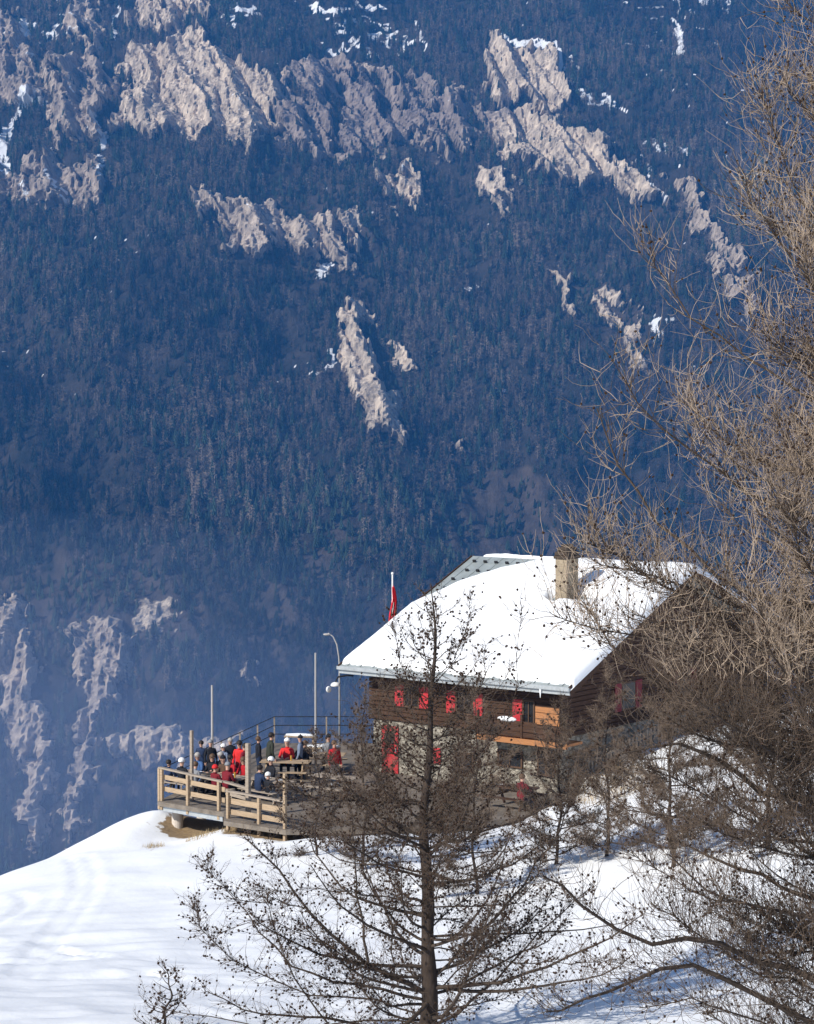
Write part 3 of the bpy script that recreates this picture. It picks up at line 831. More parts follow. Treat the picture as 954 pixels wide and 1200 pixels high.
# gable openings in shade
def gopen(px, py, wd, hg, sh=True):
    y, z = gable_pt(px, py, XN+.1)
    o = MB().box((XN+.13, y, z), (.06, wd+.12, hg+.12)).build('window', M['frame'], ch)
    MB().box((XN+.165, y, z), (.02, wd, hg)).build('pane', M['glass'], o)
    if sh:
        for s in (-1, 1): MB().box((XN+.16, y+s*(wd/2+.3), z), (.04, .46, hg+.14), bev=.01).build('shutter', M['red_shaded'], o)


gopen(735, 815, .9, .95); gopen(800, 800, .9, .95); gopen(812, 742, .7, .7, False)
# eaves icicle
MB().tube([(-1.2, -.06, HE-.1), (-1.2, -.06, HE-.45)], [.05, .008], 6).build('icicle', M['snow'], roof)

# lamp under the far eave corner
lp = wall_pt(392, 800, -.3)
lo = loc2w(-HL-.35, .2, HE-.15)
la = empty('wall_lamp', at(396, 803, float(lo[1])), 0); tag(la, 'pale dome lamp on a dark bracket at the far eave corner of the chalet', 'lamp')
MB().blob((-.10, 0, 0), (.2, .2, .13), 3, 0, 0, -.25).build('lamp_shade', M['white'], la, True)
MB().tube([(-.1, 0, .1), (.0, 0, .32), (.35, .05, .38), (.6, .1, .36)], .035, 8).build('bracket', M['dark'], la)
MB().blob((-.36, -.02, -.16), (.11, .11, .13), 2).build('bulb', M['white'], la, True)

# ------------------------------------------------------------------ terrace
te = MB().prism(TPW, ZT-.16, ZT).build('terrace', M['plank']); tag(te, 'weathered plank terrace floor on the edge of the snow slope below the chalet', 'terrace')
te_l = te
A_ = on_plane(187, 938, ZT); B_ = on_plane(262, 951, ZT)
ed_ = MB(); ed_.beam((A_[0]+.05, A_[1]+.02, ZT-.26), (B_[0], B_[1]+.02, ZT-.26), .10, .19)
ed_.build('steel_beam', M['steel'], te)
ed_ = MB(); F_ = np.array([-5.6, 89.5, ZT]); ed_.beam((A_[0], A_[1], ZT-.26), (F_[0], F_[1], ZT-.26), .10, .19); ed_.build('steel_beam', M['steel'], te)


def pillar(px, py, yy, r=.21, top=ZT-.17, lab=''):
    p = at(px, py, yy); zb = gz(p[0], p[1])-.4
    o = MB().tube([(p[0], p[1], zb), (p[0], p[1], top)], r, 20).build('pillar', M['conc'])
    tag(o, lab, 'pillar')


pillar(208, 960, A_[1]+.6, .21, lab='thick round pale pillar in the snow under the terrace corner')
pillar(236, 955, A_[1]+3.5, .18, lab='shorter pillar set back in the dark gap under the terrace')


def railing(name, pts, hs, posts, lab, group=None, boards=((.32, .15), (.68, .15)), mt='wood_pale', base=None, top=.06, inner=None):
    a = np.array(pts[0]); b = np.array(pts[1])
    root = empty(name, a); tag(root, lab, 'railing', group)
    d = b-a; h0, h1 = hs
    nrm = np.array([-(b-a)[1], (b-a)[0], 0]); nrm = nrm/np.linalg.norm(nrm)*.06
    if nrm[1] < 0: nrm = -nrm
    for t, ext in posts:
        p = d*t; hh = h0+(h1-h0)*t+ext
        MB().box((p[0], p[1], hh/2-.16), (.11, .11, hh+.32), rz=math.atan2(d[1], d[0]), bev=.012).build('post', M[mt], root)
    p0 = np.array([0, 0, h0]); p1 = d+[0, 0, h1]
    MB().beam(p0, p1, .16, top, bev=.01).build('top_rail', M['wood_grey'], root)
    for f, w_ in boards:
        q0 = np.array([0, 0, h0*f]); q1 = d+[0, 0, h1*f]
        MB().beam(q0+nrm*1.4, q1+nrm*1.4, .035, w_, bev=.006).build('rail', M[mt], root)
    return root


railing('wooden_railing', (A_, B_), (1.2, 1.05), [(0, -.02), (.04, -.02), (.45, -.02), (.93, -.02)], 'pale wooden railing on the overhanging corner of the terrace', boards=((.36, .17), (.72, .17)))
C0 = on_plane(266, 962, ZT-.1); C1 = on_plane(334, 973, ZT-.05)
railing('wooden_railing', (C0, C1), (1.05, .98), [(.02, .05), (.56, 0), (1.0, 1.0)], 'lower wooden railing beside the snow bank in front of the seated guests', boards=((.30, .18), (.66, .20)))
b0 = on_plane(262, 951, ZT); b1 = on_plane(292, 958, ZT)
railing('wooden_railing', (b0+[0, .1, 0], b1), (1.05, 1.0), [(1.0, -.1)], 'short wooden railing linking the two rail sections near the tall grey post', boards=((.6, .12),), mt='wood_grey')
# far cable rail
rr = empty('cable_railing', (A_[0], A_[1], ZT)); tag(rr, 'thin dark cable railing along the outer valley edge of the terrace', 'railing')
dF = F_-A_
for k in range(7):
    p = dF*k/6
    if k: MB().box((p[0], p[1], .55), (.06, .06, 1.14)).build('post', M['wood_grey'], rr)
for hh in (1.12, .75, .38): MB().tube([(0, 0, hh), (dF[0], dF[1], hh)], .018, 6).build('cable', M['dark'], rr)
F2 = np.array([1.0, 89.5, ZT])
rr = empty('cable_railing', F_); tag(rr, 'dark cable railing across the back of the terrace behind the tables', 'railing')
for k in range(4): MB().box(((F2-F_)[0]*k/3, 0, .55), (.06, .06, 1.14)).build('post', M['wood_grey'], rr)
for hh in (1.12, .75, .38): MB().tube([(0, 0, hh), ((F2-F_)[0], 0, hh)], .018, 6).build('cable', M['dark'], rr)


# poles
def pole(px, ptop, pfoot, r0, r1, m, name, lab, cat, cap=True, grp=None):
    b = on_plane(px, pfoot, ZT); t = at(px, ptop, float(b[1]))
    root = empty(name, b); tag(root, lab, cat, grp)
    h = t[2]-b[2]
    if m == 'wood_grey': MB().box((0, 0, h/2), (r0*2, r0*2, h), rz=-PHI, bev=.01).build('shaft', M[m], root)
    else:
        MB().tube([(0, 0, 0), (0, 0, h)], [r0, r1], 10).build('shaft', M[m], root)
        MB().box((0, 0, .012), (.26, .26, .02)).build('base_plate', M['steel'], root)
    return root


pole(225, 856, 938, .055, .055, 'wood_grey', 'wooden_post', 'slim grey post standing just inside the corner railing', 'post')
pole(249, 803, 912, .055, .04, 'pole', 'metal_pole', 'tall bare metal pole rising behind the crowded terrace table', 'pole')
pole(291, 871, 958, .075, .075, 'wood_grey', 'wooden_post', 'thick weathered wooden post right of the red jacketed guests', 'post')
pole(370, 765, 905, .05, .035, 'pole', 'metal_pole', 'tallest pale metal pole beside the snowy bench near the chalet', 'pole')
# gooseneck lamp
b = on_plane(398, 896, ZT); t = at(398, 770, float(b[1]))
gl = empty('street_lamp', b); tag(gl, 'curved gooseneck lamp post rising behind the far eave of the chalet', 'street lamp')
h = t[2]-b[2]
MB().tube([(0, 0, 0), (0, 0, h-.3), (-.02, 0, h), (-.1, 0, h+.5), (-.25, 0, h+.82), (-.45, 0, h+.95)], [.04, .035, .03, .03, .026, .026], 10).build('curved_arm', M['pole'], gl, True)
MB().blob((-.50, 0, h+.9), (.15, .08, .05), 2).build('lamp_head', M['pole'], gl, True)
# flag
b = np.array([*at(460, 700, 88.5)[:2], ZT]); b[2] = ZT-3.4
t = at(460, 672, 88.5); hf = t[2]-b[2]
fl = empty('flagpole', b); tag(fl, 'white flagpole with a limp red flag behind the far edge of the roof', 'flagpole')
MB().tube([(0, 0, 0), (0, 0, hf)], [.06, .035], 10).blob((0, 0, hf), (.06, .06, .06), 2).build('pole', M['white'], fl)
zz = np.linspace(0, 1, 36); aa = np.linspace(0, 1, 26)
ZZ, AA = np.meshgrid(zz, aa, indexing='ij')
wd = .05+.15*ZZ**.8
fx = (AA-.5)*2*wd+.04+.04*np.sin(ZZ*7); fy = .06*np.sin(AA*20+ZZ*3)-.07; fz = hf-.55-ZZ*2.0-.05*np.sin(AA*9)
me = npmesh('flag', np.stack([fx, fy, fz], -1), grid_faces(36, 26))
me.materials.append(mat('red_flag_cloth', (.60, .015, .025), .8, .2, .15, 5)); me.materials.append(CL['white'])
mi = np.zeros((35, 25), np.int32); mi[12:22, 9:12] = 1; mi[15:18, 5:16] = 1
me.polygons.foreach_set('material_index', mi.ravel())
fo2 = link('flag', me, [], fl, True); fo2.modifiers.new('s', 'SOLIDIFY').thickness = .012


# ------------------------------------------------------------------ picnic tables
def picnic(cx, cy, rz, lab, snow_=False, top='wood_grey'):
    r = empty('picnic_table', (cx, cy, ZT+.002), rz); tag(r, lab, 'picnic table', 'picnic tables on the terrace')
    m = MB()
    for k in range(5): m.box((0, -.30+.15*k, .74), (1.9, .14, .035), bev=.005)
    m.build('tabletop', M[top], r)
    for s in (-1, 1): MB().box((0, s*.72, .44), (1.9, .25, .035), bev=.005).build('seat', M[top], r)
    for s in (-1, 1):
        MB().beam((s*.7, -.55, .0), (s*.7, -.2, .72), .05, .09).beam((s*.7, .55, .0), (s*.7, .2, .72), .05, .09).beam((s*.7, -.80, .40), (s*.7, .80, .40), .05, .09).build('leg_frame', M[top], r)
    return r


def tw(px, py): return on_plane(px, py, ZT)


T1 = tw(226, 929); T2 = tw(266, 933); T3 = tw(318, 938); T4 = tw(335, 915); T5 = tw(376, 906); T6 = tw(600, 946); T7 = tw(392, 934)
picnic(T1[0], T1[1], -PHI, 'picnic table in the terrace corner with three dark coated guests')
picnic(T2[0], T2[1], -PHI, 'picnic table beside the thick post crowded with red jackets')
picnic(T3[0], T3[1], -PHI-.1, 'picnic table behind the lower railing with a navy jacketed guest')
picnic(T4[0], T4[1], -.15, 'picnic table near the white capped guest in red', top='wood_pale')
picnic(T5[0], T5[1], -.1, 'picnic table under the tallest metal pole', top='wood_pale')
picnic(T6[0], T6[1], -PHI, 'dark picnic table against the stone wall below the balcony', top='wood_dark')
picnic(T7[0], T7[1], -PHI, 'picnic table on open planks left of the red door')
# snow covered boards and counter
for i, (px, py, L_, lab) in enumerate([(377, 900, 1.5, 'narrow bench topped with snow beside the tallest metal pole'), (352, 886, 1.3, 'narrow snowy bench at the back of the terrace')]):
    p = tw(px, py); r = empty('bench', p, -.12); tag(r, lab, 'bench')
    MB().box((0, 0, .8), (L_, .35, .05), bev=.01).build('seat', M['wood_pale'], r)
    MB().blob((0, 0, .86), (L_*.5, .16, .07), 3, .10, i).build('snow_layer', M['snow'], r, True)
    for s in (-1, 1): MB().box((s*L_*.42, 0, .39), (.07, .3, .78)).build('leg', M['wood_pale'], r)
# crockery on the tables
for i, (T, dx, dy, kind) in enumerate([(T1, .2, .1, 'w'), (T1, -.5, -.1, 'w'), (T2, .1, .1, 'w'), (T2, .5, -.12, 'o'), (T3, -.3, .1, 'w'), (T3, .5, .0, 'w'), (T4, .2, .1, 'o'), (T5, -.3, 0, 'w'), (T4, -.5, .0, 'w'), (T6, .3, .1, 'w'), (T6, -.5, -.1, 'w')]):
    c, s = math.cos(-PHI), math.sin(-PHI)
    if T is T4 or T is T5: c, s = 1, 0
    x, y = T[0]+dx*c-dy*s, T[1]+dx*s+dy*c
    nm, cat = ('plate', 'plate') if kind == 'w' else ('glass', 'glass')
    where = {id(T1): 'corner picnic table', id(T2): 'table crowded with red jackets', id(T3): 'table behind the lower railing', id(T4): 'table near the white capped guest', id(T5): 'table under the tallest pole', id(T6): 'dark table below the balcony'}[id(T)]
    if kind == 'w':
        o = MB().tube([(x, y, ZT+.761), (x, y, ZT+.77), (x, y, ZT+.79)], [.08, .12, .15], 16).build('plate', M['white'])
    else:
        o = MB().tube([(x, y, ZT+.761), (x, y, ZT+.80), (x, y, ZT+.95)], [.035, .03, .045], 12).build('drinking_glass', mat('beer', (.5, .28, .05), .2, .5))
    lab = ('white plate' if kind == 'w' else 'glass of amber drink')+' on the '+where
    tag(o, lab, cat, 'crockery on the terrace tables')


# ------------------------------------------------------------------ people
def person(x, y, rz, pose, jacket, legs, head, label, scale=1.0, lean=0.0, arm='table', z=ZT, hood=False):
    V = []; Ed = []; R = []; TG = []

    def add(p, r, par, tg):
        V.append(Vector(p)); R.append(r); TG.append(tg)
        if par is not None: Ed.append((par, len(V)-1))
        return len(V)-1
    sit = pose == 'sit'
    hz_ = .55 if sit else .95
    ln = lean
    def tp(h): return (ln*h, 0, hz_+h)     # faces +x
    pel = add((0, 0, hz_), .15, None, 'j')
    w1 = add(tp(.18), .145, pel, 'j'); c1 = add(tp(.36), .165, w1, 'j'); nk0 = add(tp(.50), .085, c1, 'j')
    nk = add(tp(.56), .06, nk0, 's'); hd0 = add((ln*.62+.015, 0, hz_+.63), .078, nk, 's'); hd1 = add((ln*.7+.01, 0, hz_+.72), .098, hd0, 's'); hd2 = add((ln*.78, 0, hz_+.80), .075, hd1, 's')
    for s in (-1, 1):
        sh = add((ln*.45, s*.185, hz_+.44), .075, c1, 'j')
        if arm == 'table': el = (ln*.3+.12, s*.25, hz_+.19); wr = (ln*.3+.36, s*.12, hz_+.20)
        elif arm == 'down': el = (ln*.3-.02, s*.25, hz_+.17); wr = (ln*.2+.08, s*.25, hz_-.07)
        else: el = (ln*.3+.15, s*.24, hz_+.2); wr = (ln*.3+.3, s*.08, hz_+.38)
        e = add(el, .055, sh, 'j'); w_ = add(wr, .038, e, 'j')
        d = (Vector(wr)-Vector(el)).normalized()
        pm = Vector(wr)+d*.06; pa = add(pm, .034, w_, 's')
        sidev = d.cross(Vector((0, 0, 1)))
        if sidev.length < .2: sidev = Vector((0, 1, 0))
        sidev.normalize(); bend = sidev.cross(d)*(-1)
        for k, (off, fl_) in enumerate([(-.027, .062), (-.009, .075), (.009, .07), (.027, .055)]):
            f1 = pm+d*.045+sidev*off; f2 = f1+d*fl_*.5+bend*.008; f3 = f2+d*fl_*.4+bend*.02
            i1 = add(f1, .0095, pa, 's'); i2 = add(f2, .0085, i1, 's'); add(f3, .007, i2, 's')
        th = pm+sidev*(-s*.035)-d*.005; i1 = add(th, .011, pa, 's'); add(th+sidev*(-s*.02)+d*.035, .009, i1, 's')
        if sit:
            hp = add((.06, s*.10, hz_-.03), .105, pel, 'l'); kn = add((.44, s*.13, .50), .068, hp, 'l'); an = add((.40, s*.13, .10), .045, kn, 'l'); ft = add((.55, s*.14, .05), .045, an, 'b')
        else:
            hp = add((0, s*.10, .86), .10, pel, 'l'); kn = add((.03, s*.12, .50), .066, hp, 'l'); an = add((0, s*.13, .10), .045, kn, 'l'); ft = add((.17, s*.15, .05), .045, an, 'b')
    me = bpy.data.meshes.new('t'); me.from_pydata([tuple(v) for v in V], Ed, [])
    o = bpy.data.objects.new('t', me); COL.objects.link(o)
    md = o.modifiers.new('k', 'SKIN'); sv = me.skin_vertices[0].data
    for i, r in enumerate(R): sv[i].radius = (r, r); sv[i].use_root = (i == 0)
    md2 = o.modifiers.new('s', 'SUBSURF'); md2.levels = 1; md2.render_levels = 1
    dg = bpy.context.evaluated_depsgraph_get(); ev = o.evaluated_get(dg)
    bmz = bpy.data.meshes.new_from_object(ev); bpy.data.objects.remove(o)
    mats = [CL[jacket], CL[legs], M['skin'], CL['black']]
    bmz.materials.clear()
    for m_ in mats: bmz.materials.append(m_)
    vv = np.array([tuple(v) for v in V]); lut = {'j': 0, 'l': 1, 's': 2, 'b': 3}; rad = np.array(R)
    for pl in bmz.polygons:
        c = np.array(pl.center); k = int(np.argmin(np.linalg.norm(vv-c, axis=1)-rad)); pl.material_index = lut[TG[k]]
    # face: nose, eyes and ears join the body surface
    b2 = bmesh.new(); b2.from_mesh(bmz)
    hx, hz2 = ln*.7+.01, hz_+.715

    def bl(c, r, mi_):
        rs = bmesh.ops.create_icosphere(b2, subdivisions=1, radius=1)
        for v in rs['verts']: v.co = Vector((c[0]+v.co.x*r[0], c[1]+v.co.y*r[1], c[2]+v.co.z*r[2]))
        for f in {f for v in rs['verts'] for f in v.link_faces}: f.material_index = mi_
    bl((hx+.095, 0, hz2-.01), (.022, .014, .024), 2)
    for s in (-1, 1): bl((hx+.083, s*.033, hz2+.018), (.01, .014, .009), 3); bl((hx, s*.098, hz2), (.018, .012, .03), 2)
    bl((hx+.082, 0, hz2-.052), (.012, .028, .007), 3)
    b2.to_mesh(bmz); b2.free()
    body = link('person', bmz, [], None, True)
    body.location = (float(x), float(y), float(z)); body.rotation_euler = (0, 0, rz); body.scale = (scale,)*3
    tag(body, label, 'person', None)
    kind, hm_ = head
    hx -= .012
    if kind == 'helmet':
        MB().blob((hx, 0, hz2+.035), (.135, .125, .13), 3, 0, 0, -.25).build('helmet', hm_, body, True)
        MB().box((hx+.115, 0, hz2+.02), (.03, .17, .05), bev=.012).build('goggles', M['glass'], body)
    elif kind == 'hair':
        MB().blob((hx-.015, 0, hz2+.025), (.115, .112, .115), 3, .05, 1, -.6).build('hair', hm_, body, True)
    elif kind == 'hat':
        MB().blob((hx-.005, 0, hz2+.055), (.112, .11, .10), 3, 0, 0, -.3).blob((hx-.005, 0, hz2+.16), (.03, .03, .03), 1).build('hat', hm_, body, True)
    if hood: MB().blob((ln*.5-.11, 0, hz_+.50), (.07, .13, .08), 2).build('hood', CL[jacket], body, True)
    return body


def seat(T, side, along, rz=-PHI):
    c, s = math.cos(rz), math.sin(rz); dy = side*.74; dx = along
    face = rz+(math.pi/2 if side < 0 else -math.pi/2)
    return T[0]+dx*c-dy*s, T[1]+dx*s+dy*c, face


SZ = -.0
W0 = CL['white']
x, y, r = seat(T1, -1, .15); person(x, y, r, 'sit', 'black', 'black', ('helmet', W0), 'seated person in black with a white helmet at the corner table')
x, y, r = seat(T1, 1, -.30); person(x, y, r, 'sit', 'blue', 'black', ('hair', M['hair_grey']), 'grey haired person in a blue jacket leaning over the corner table', lean=.25)
x, y, r = seat(T1, 1, .35); person(x, y, r, 'sit', 'black', 'navy', ('hair', M['hair_brown']), 'brown haired person in a black jacket at the corner table', lean=.1)
x, y, r = seat(T1, -1, -.5); person(x, y, r, 'sit', 'navy', 'black', ('hair', M['hair_dark']), 'dark haired person in navy beside the outermost rail corner', scale=.92)
x, y, r = seat(T2, -1, .10); person(x, y, r, 'sit', 'maroon', 'black', ('helmet', CL['brightred']), 'seated person in maroon with a bright red helmet close to the railing', scale=.9)
x, y, r = seat(T2, -1, .62); person(x, y, r, 'sit', 'maroon', 'black', ('hat', CL['grey']), 'seated person in maroon with a grey bobble hat', lean=.15)
x, y, r = seat(T2, 1, -.45); person(x, y, r, 'sit', 'red', 'black', ('hair', M['hair_dark']), 'seated person in a red jacket facing the railing', lean=.1)
x, y, r = seat(T2, 1, .25); person(x, y, r, 'sit', 'red', 'black', ('hair', M['hair_brown']), 'brown haired person in a red jacket next to the thick post', lean=.2)
p = tw(262, 921); person(p[0], p[1], -2.2, 'stand', 'greyblue', 'black', ('helmet', W0), 'short person in grey blue with a white helmet behind the tables', scale=.88, arm='down')
p = tw(279, 929); person(p[0], p[1]+1.0, -1.9, 'stand', 'brightred', 'maroon', ('hair', M['hair_dark']), 'dark haired person in bright red standing over the seated group', arm='down', lean=.1)
x, y, r = seat(T3, 1, -.8, -PHI-.1); person(x, y, r, 'sit', 'black', 'black', ('helmet', W0), 'person in black with a white helmet just right of the thick post')
p = tw(316, 915); person(p[0], p[1], .4, 'stand', 'olive', 'black', ('hair', M['hair_dark']), 'person in a long olive coat standing in the middle of the terrace', arm='down', scale=1.03, lean=.12)
x, y, r = seat(T4, 1, -.1, -.15); person(x, y, r, 'sit', 'brightred', 'black', ('hat', W0), 'person in red with a white cap behind the pale picnic table', scale=1.08)
x, y, r = seat(T4, 1, .45, -.15); person(x, y, r, 'sit', 'black', 'black', ('hair', M['hair_dark']), 'dark haired person in black beside the white capped guest')
x, y, r = seat(T3, -1, .10, -PHI-.1); person(x, y, r, 'sit', 'navy', 'navy', ('hair', M['hair_dark']), 'dark haired person in navy with back to the lower railing', lean=.15)
x, y, r = seat(T3, -1, .62, -PHI-.1); person(x, y, r, 'sit', 'black', 'grey', ('helmet', W0), 'person in black with a white helmet beside the tall end post', scale=.85)
p = tw(392, 922); person(p[0], p[1], -1.0, 'stand', 'red', 'grey', ('hair', M['hair_brown']), 'person in a red jacket and grey trousers walking near the snowy bench', arm='down', scale=.98)
x, y, r = seat(T6, -1, .9); person(x, y, r, 'sit', 'maroon', 'black', ('hair', M['hair_brown']), 'person in a maroon jacket on the dark table below the balcony', lean=.1)
x, y, r = seat(T5, 1, .2, -.1); person(x, y, r, 'sit', 'grey', 'black', ('hat', CL['black']), 'person in grey with a black bobble hat under the tallest pole')
x, y, r = seat(T5, -1, -.5, -.1); person(x, y, r, 'sit', 'black', 'black', ('hair', M['hair_brown']), 'brown haired person in black with back turned under the tallest pole')

p = tw(236, 915); person(p[0], p[1], -1.7, 'stand', 'navy', 'black', ('hair', M['hair_dark']), 'dark haired person in navy standing between the corner post and the tall bare pole', arm='down', scale=.86)
p = tw(270, 914); person(p[0], p[1], -1.5, 'stand', 'black', 'black', ('hair', M['hair_grey']), 'grey haired person in black standing at the back of the crowd', arm='down', scale=.9)
x, y, r = seat(T1, -1, .72); person(x, y, r, 'sit', 'grey', 'black', ('hair', M['hair_brown']), 'brown haired person in a grey jacket seated beside the middle rail post', lean=.2, scale=.95)
x, y, r = seat(T1, 1, .95); person(x, y, r, 'sit', 'brown', 'black', ('hat', CL['black']), 'person in a brown coat and black bobble hat between the two crowded tables', lean=.2)
x, y, r = seat(T2, 1, -.95); person(x, y, r, 'sit', 'black', 'black', ('hair', M['hair_grey']), 'grey haired person in black squeezed behind the red jackets', lean=.05, scale=1.04)
p = tw(247, 917); person(p[0], p[1], -1.2, 'stand', 'black', 'black', ('hat', CL['grey']), 'person in black with a grey bobble hat standing by the tall bare pole', arm='down', scale=.9)
p = tw(287, 924); person(p[0], p[1], 2.6, 'stand', 'maroon', 'black', ('hair', M['hair_dark']), 'dark haired person in maroon standing behind the thick post', arm='down', scale=.95)
p = tw(303, 912); person(p[0], p[1], .3, 'stand', 'black', 'navy', ('hair', M['hair_brown']), 'brown haired person in black and navy waiting behind the benches', arm='down', scale=.9)
p = tw(352, 912); person(p[0], p[1], 3.0, 'stand', 'greyblue', 'black', ('hat', CL['black']), 'person in a grey blue jacket near the cable rail under the snowy bench', arm='down', scale=.92)

# ------------------------------------------------------------------ picket fence, grass, firewood
p0 = at(690, 868, 77.5); p1 = at(800, 842, 81.0)
pf = empty('picket_fence', (p0[0], p0[1], 0)); tag(pf, 'short grey picket fence on the bank beside the gable wall', 'fence')
nf = 26
for k in range(nf+1):
    t = k/nf; xx = (p1-p0)[0]*t; yy = (p1-p0)[1]*t; zg = gz(p0[0]+xx, p0[1]+yy)
    MB().box((xx, yy, zg+.32+random.uniform(-.03, .03)), (.07, .025, .85), rz=.6).build('picket', M['wood_grey'], pf)
for hh in (.2, .55):
    g0 = gz(p0[0], p0[1]); g1 = gz(p1[0], p1[1])
    MB().beam((0, .03, g0+hh), ((p1-p0)[0], (p1-p0)[1]+.03, g1+hh), .03, .07).build('cross_rail', M['wood_grey'], pf)

gr_v = []; gr_f = []
for cx_, cy_, rad_, cnt in [(712, 892, 42, 2200), (745, 872, 30, 900), (236, 964, 18, 260), (274, 962, 14, 160), (300, 1003, 12, 90), (178, 1000, 14, 70), (180, 962, 10, 90), (640, 962, 16, 250)]:
    c = at(cx_, cy_, 75.0 if cx_ > 600 else 73.5)
    for k in range(cnt):
        a = random.uniform(0, 6.28); rr_ = math.sqrt(random.random())*rad_/32
        gr_v.append((c[0]+rr_*math.cos(a), c[1]+rr_*math.sin(a)*1.8))
ga = np.array(gr_v); gzv = G(ga[:, 0], ga[:, 1]); ng_ = len(ga)
hgt = RNG.uniform(.06, .24, ng_); an = RNG.uniform(0, 6.28, ng_); ln = RNG.uniform(.0, .15, (ng_, 2))-.05
wv = np.stack([np.cos(an), np.sin(an), an*0], -1)*.008
B0 = np.stack([ga[:, 0], ga[:, 1], gzv-.02], -1); T0 = B0+np.stack([ln[:, 0], ln[:, 1], hgt], -1)
VV = np.stack([B0-wv, B0+wv, T0], 1).reshape(-1, 3)
me = npmesh('dry_grass', VV, np.arange(ng_*3).reshape(-1, 3))
o = link('dry_grass', me, mat('dry_grass_blades', (.36, .27, .15), .9, .1, .4, 3)); tag(o, 'dry tan grass sticking out of the thawed patches of snow', 'grass', kind='stuff')


# ------------------------------------------------------------------ larch trees
def tubes(P_, R_, K=3):
    """P_ (N,n,3) R_ (N,n) -> verts, quads"""
    N_, n_, _ = P_.shape
    T = np.empty_like(P_); T[:, 1:-1] = P_[:, 2:]-P_[:, :-2]; T[:, 0] = P_[:, 1]-P_[:, 0]; T[:, -1] = P_[:, -1]-P_[:, -2]
    T /= np.linalg.norm(T, axis=2, keepdims=True)+1e-9
    ref = RNG.normal(size=(N_, 1, 3)); U_ = np.cross(T, ref); U_ /= np.linalg.norm(U_, axis=2, keepdims=True)+1e-9; W2 = np.cross(T, U_)
    a = np.arange(K)*2*math.pi/K
    V_ = P_[:, :, None]+R_[:, :, None, None]*(np.cos(a)[None, None, :, None]*U_[:, :, None]+np.sin(a)[None, None, :, None]*W2[:, :, None])
    base = (np.arange(N_)*n_*K)[:, None, None]; s = (np.arange(n_-1)*K)[None, :, None]; k = np.arange(K)[None, None, :]; k2 = (k+1) % K
    f = np.stack([base+s+k, base+s+k2, base+s+K+k2, base+s+K+k], -1).reshape(-1, 4)
    return V_.reshape(-1, 3), f


def grow(S, D, Ln, n_, curve, wob, hang=0.0):
    """S starts, D unit dirs, Ln lengths; curve = upward turn, wob = wander"""
    N_ = len(S); Pn = np.empty((N_, n_, 3)); Pn[:, 0] = S; d = D.copy(); st = (Ln/(n_-1))[:, None]
    cv = np.asarray(curve); cv = cv[:, None] if cv.ndim else cv
    for k in range(1, n_):
        d = d+RNG.normal(size=(N_, 3))*wob; d[:, 2] += (cv*np.ones((N_, 1)))[:, 0]*(k/(n_-1)) - hang
        d /= np.linalg.norm(d, axis=1, keepdims=True); Pn[:, k] = Pn[:, k-1]+d*st
    return Pn


def pick(Pn, cnt, lo, hi, Lw=None):
    """cnt random points on polylines, returns pos, tangent, line index, t"""
    N_, n_, _ = Pn.shape
    if Lw is None: Lw = np.linalg.norm(Pn[:, -1]-Pn[:, 0], axis=1)
    pr = Lw/Lw.sum(); li = RNG.choice(N_, cnt, p=pr); t = RNG.uniform(lo, hi, cnt)*(n_-1); i = np.minimum(t.astype(int), n_-2); fr = (t-i)[:, None]
    a = Pn[li, i]; b = Pn[li, i+1]; tg = b-a; tg /= np.linalg.norm(tg, axis=1, keepdims=True)+1e-9
    return a*(1-fr)+b*fr, tg, li, t/(n_-1)


def unit(v): return v/(np.linalg.norm(v, axis=-1, keepdims=True)+1e-9)


CONE = None
oc = []
for lat in (-.55, .1, .65):
    for k in range(6):
        a = k*math.pi/3+lat; c = math.sqrt(1-lat*lat*.9); oc.append((c*math.cos(a), c*math.sin(a), lat*1.3))
oc = np.array([(0, 0, -1.1)]+oc+[(0, 0, 1.25)])
of = []
for k in range(6): of.append((0, 1+(k+1) % 6, 1+k))
for r_ in range(2):
    for k in range(6):
        a, b = 1+r_*6+k, 1+r_*6+(k+1) % 6; of += [(a, b, b+6), (a, b+6, a+6)]
for k in range(6): of.append((13+k, 13+(k+1) % 6, 19))
of = np.array(of)


def cones_mesh(name, pts, sz):
    n_ = len(pts); r = unit(RNG.normal(size=(n_, 3))); r[:, 2] = np.abs(r[:, 2]); r = unit(r)
    u = unit(np.cross(r, RNG.normal(size=(n_, 3)))); w_ = np.cross(r, u)
    V_ = pts[:, None]+sz[:, None, None]*(oc[None, :, 0:1]*u[:, None]+oc[None, :, 1:2]*w_[:, None]+oc[None, :, 2:3]*r[:, None])
    f = of[None]+(np.arange(n_)*len(oc))[:, None, None]
    return npmesh(name, V_, f.reshape(-1, 3))


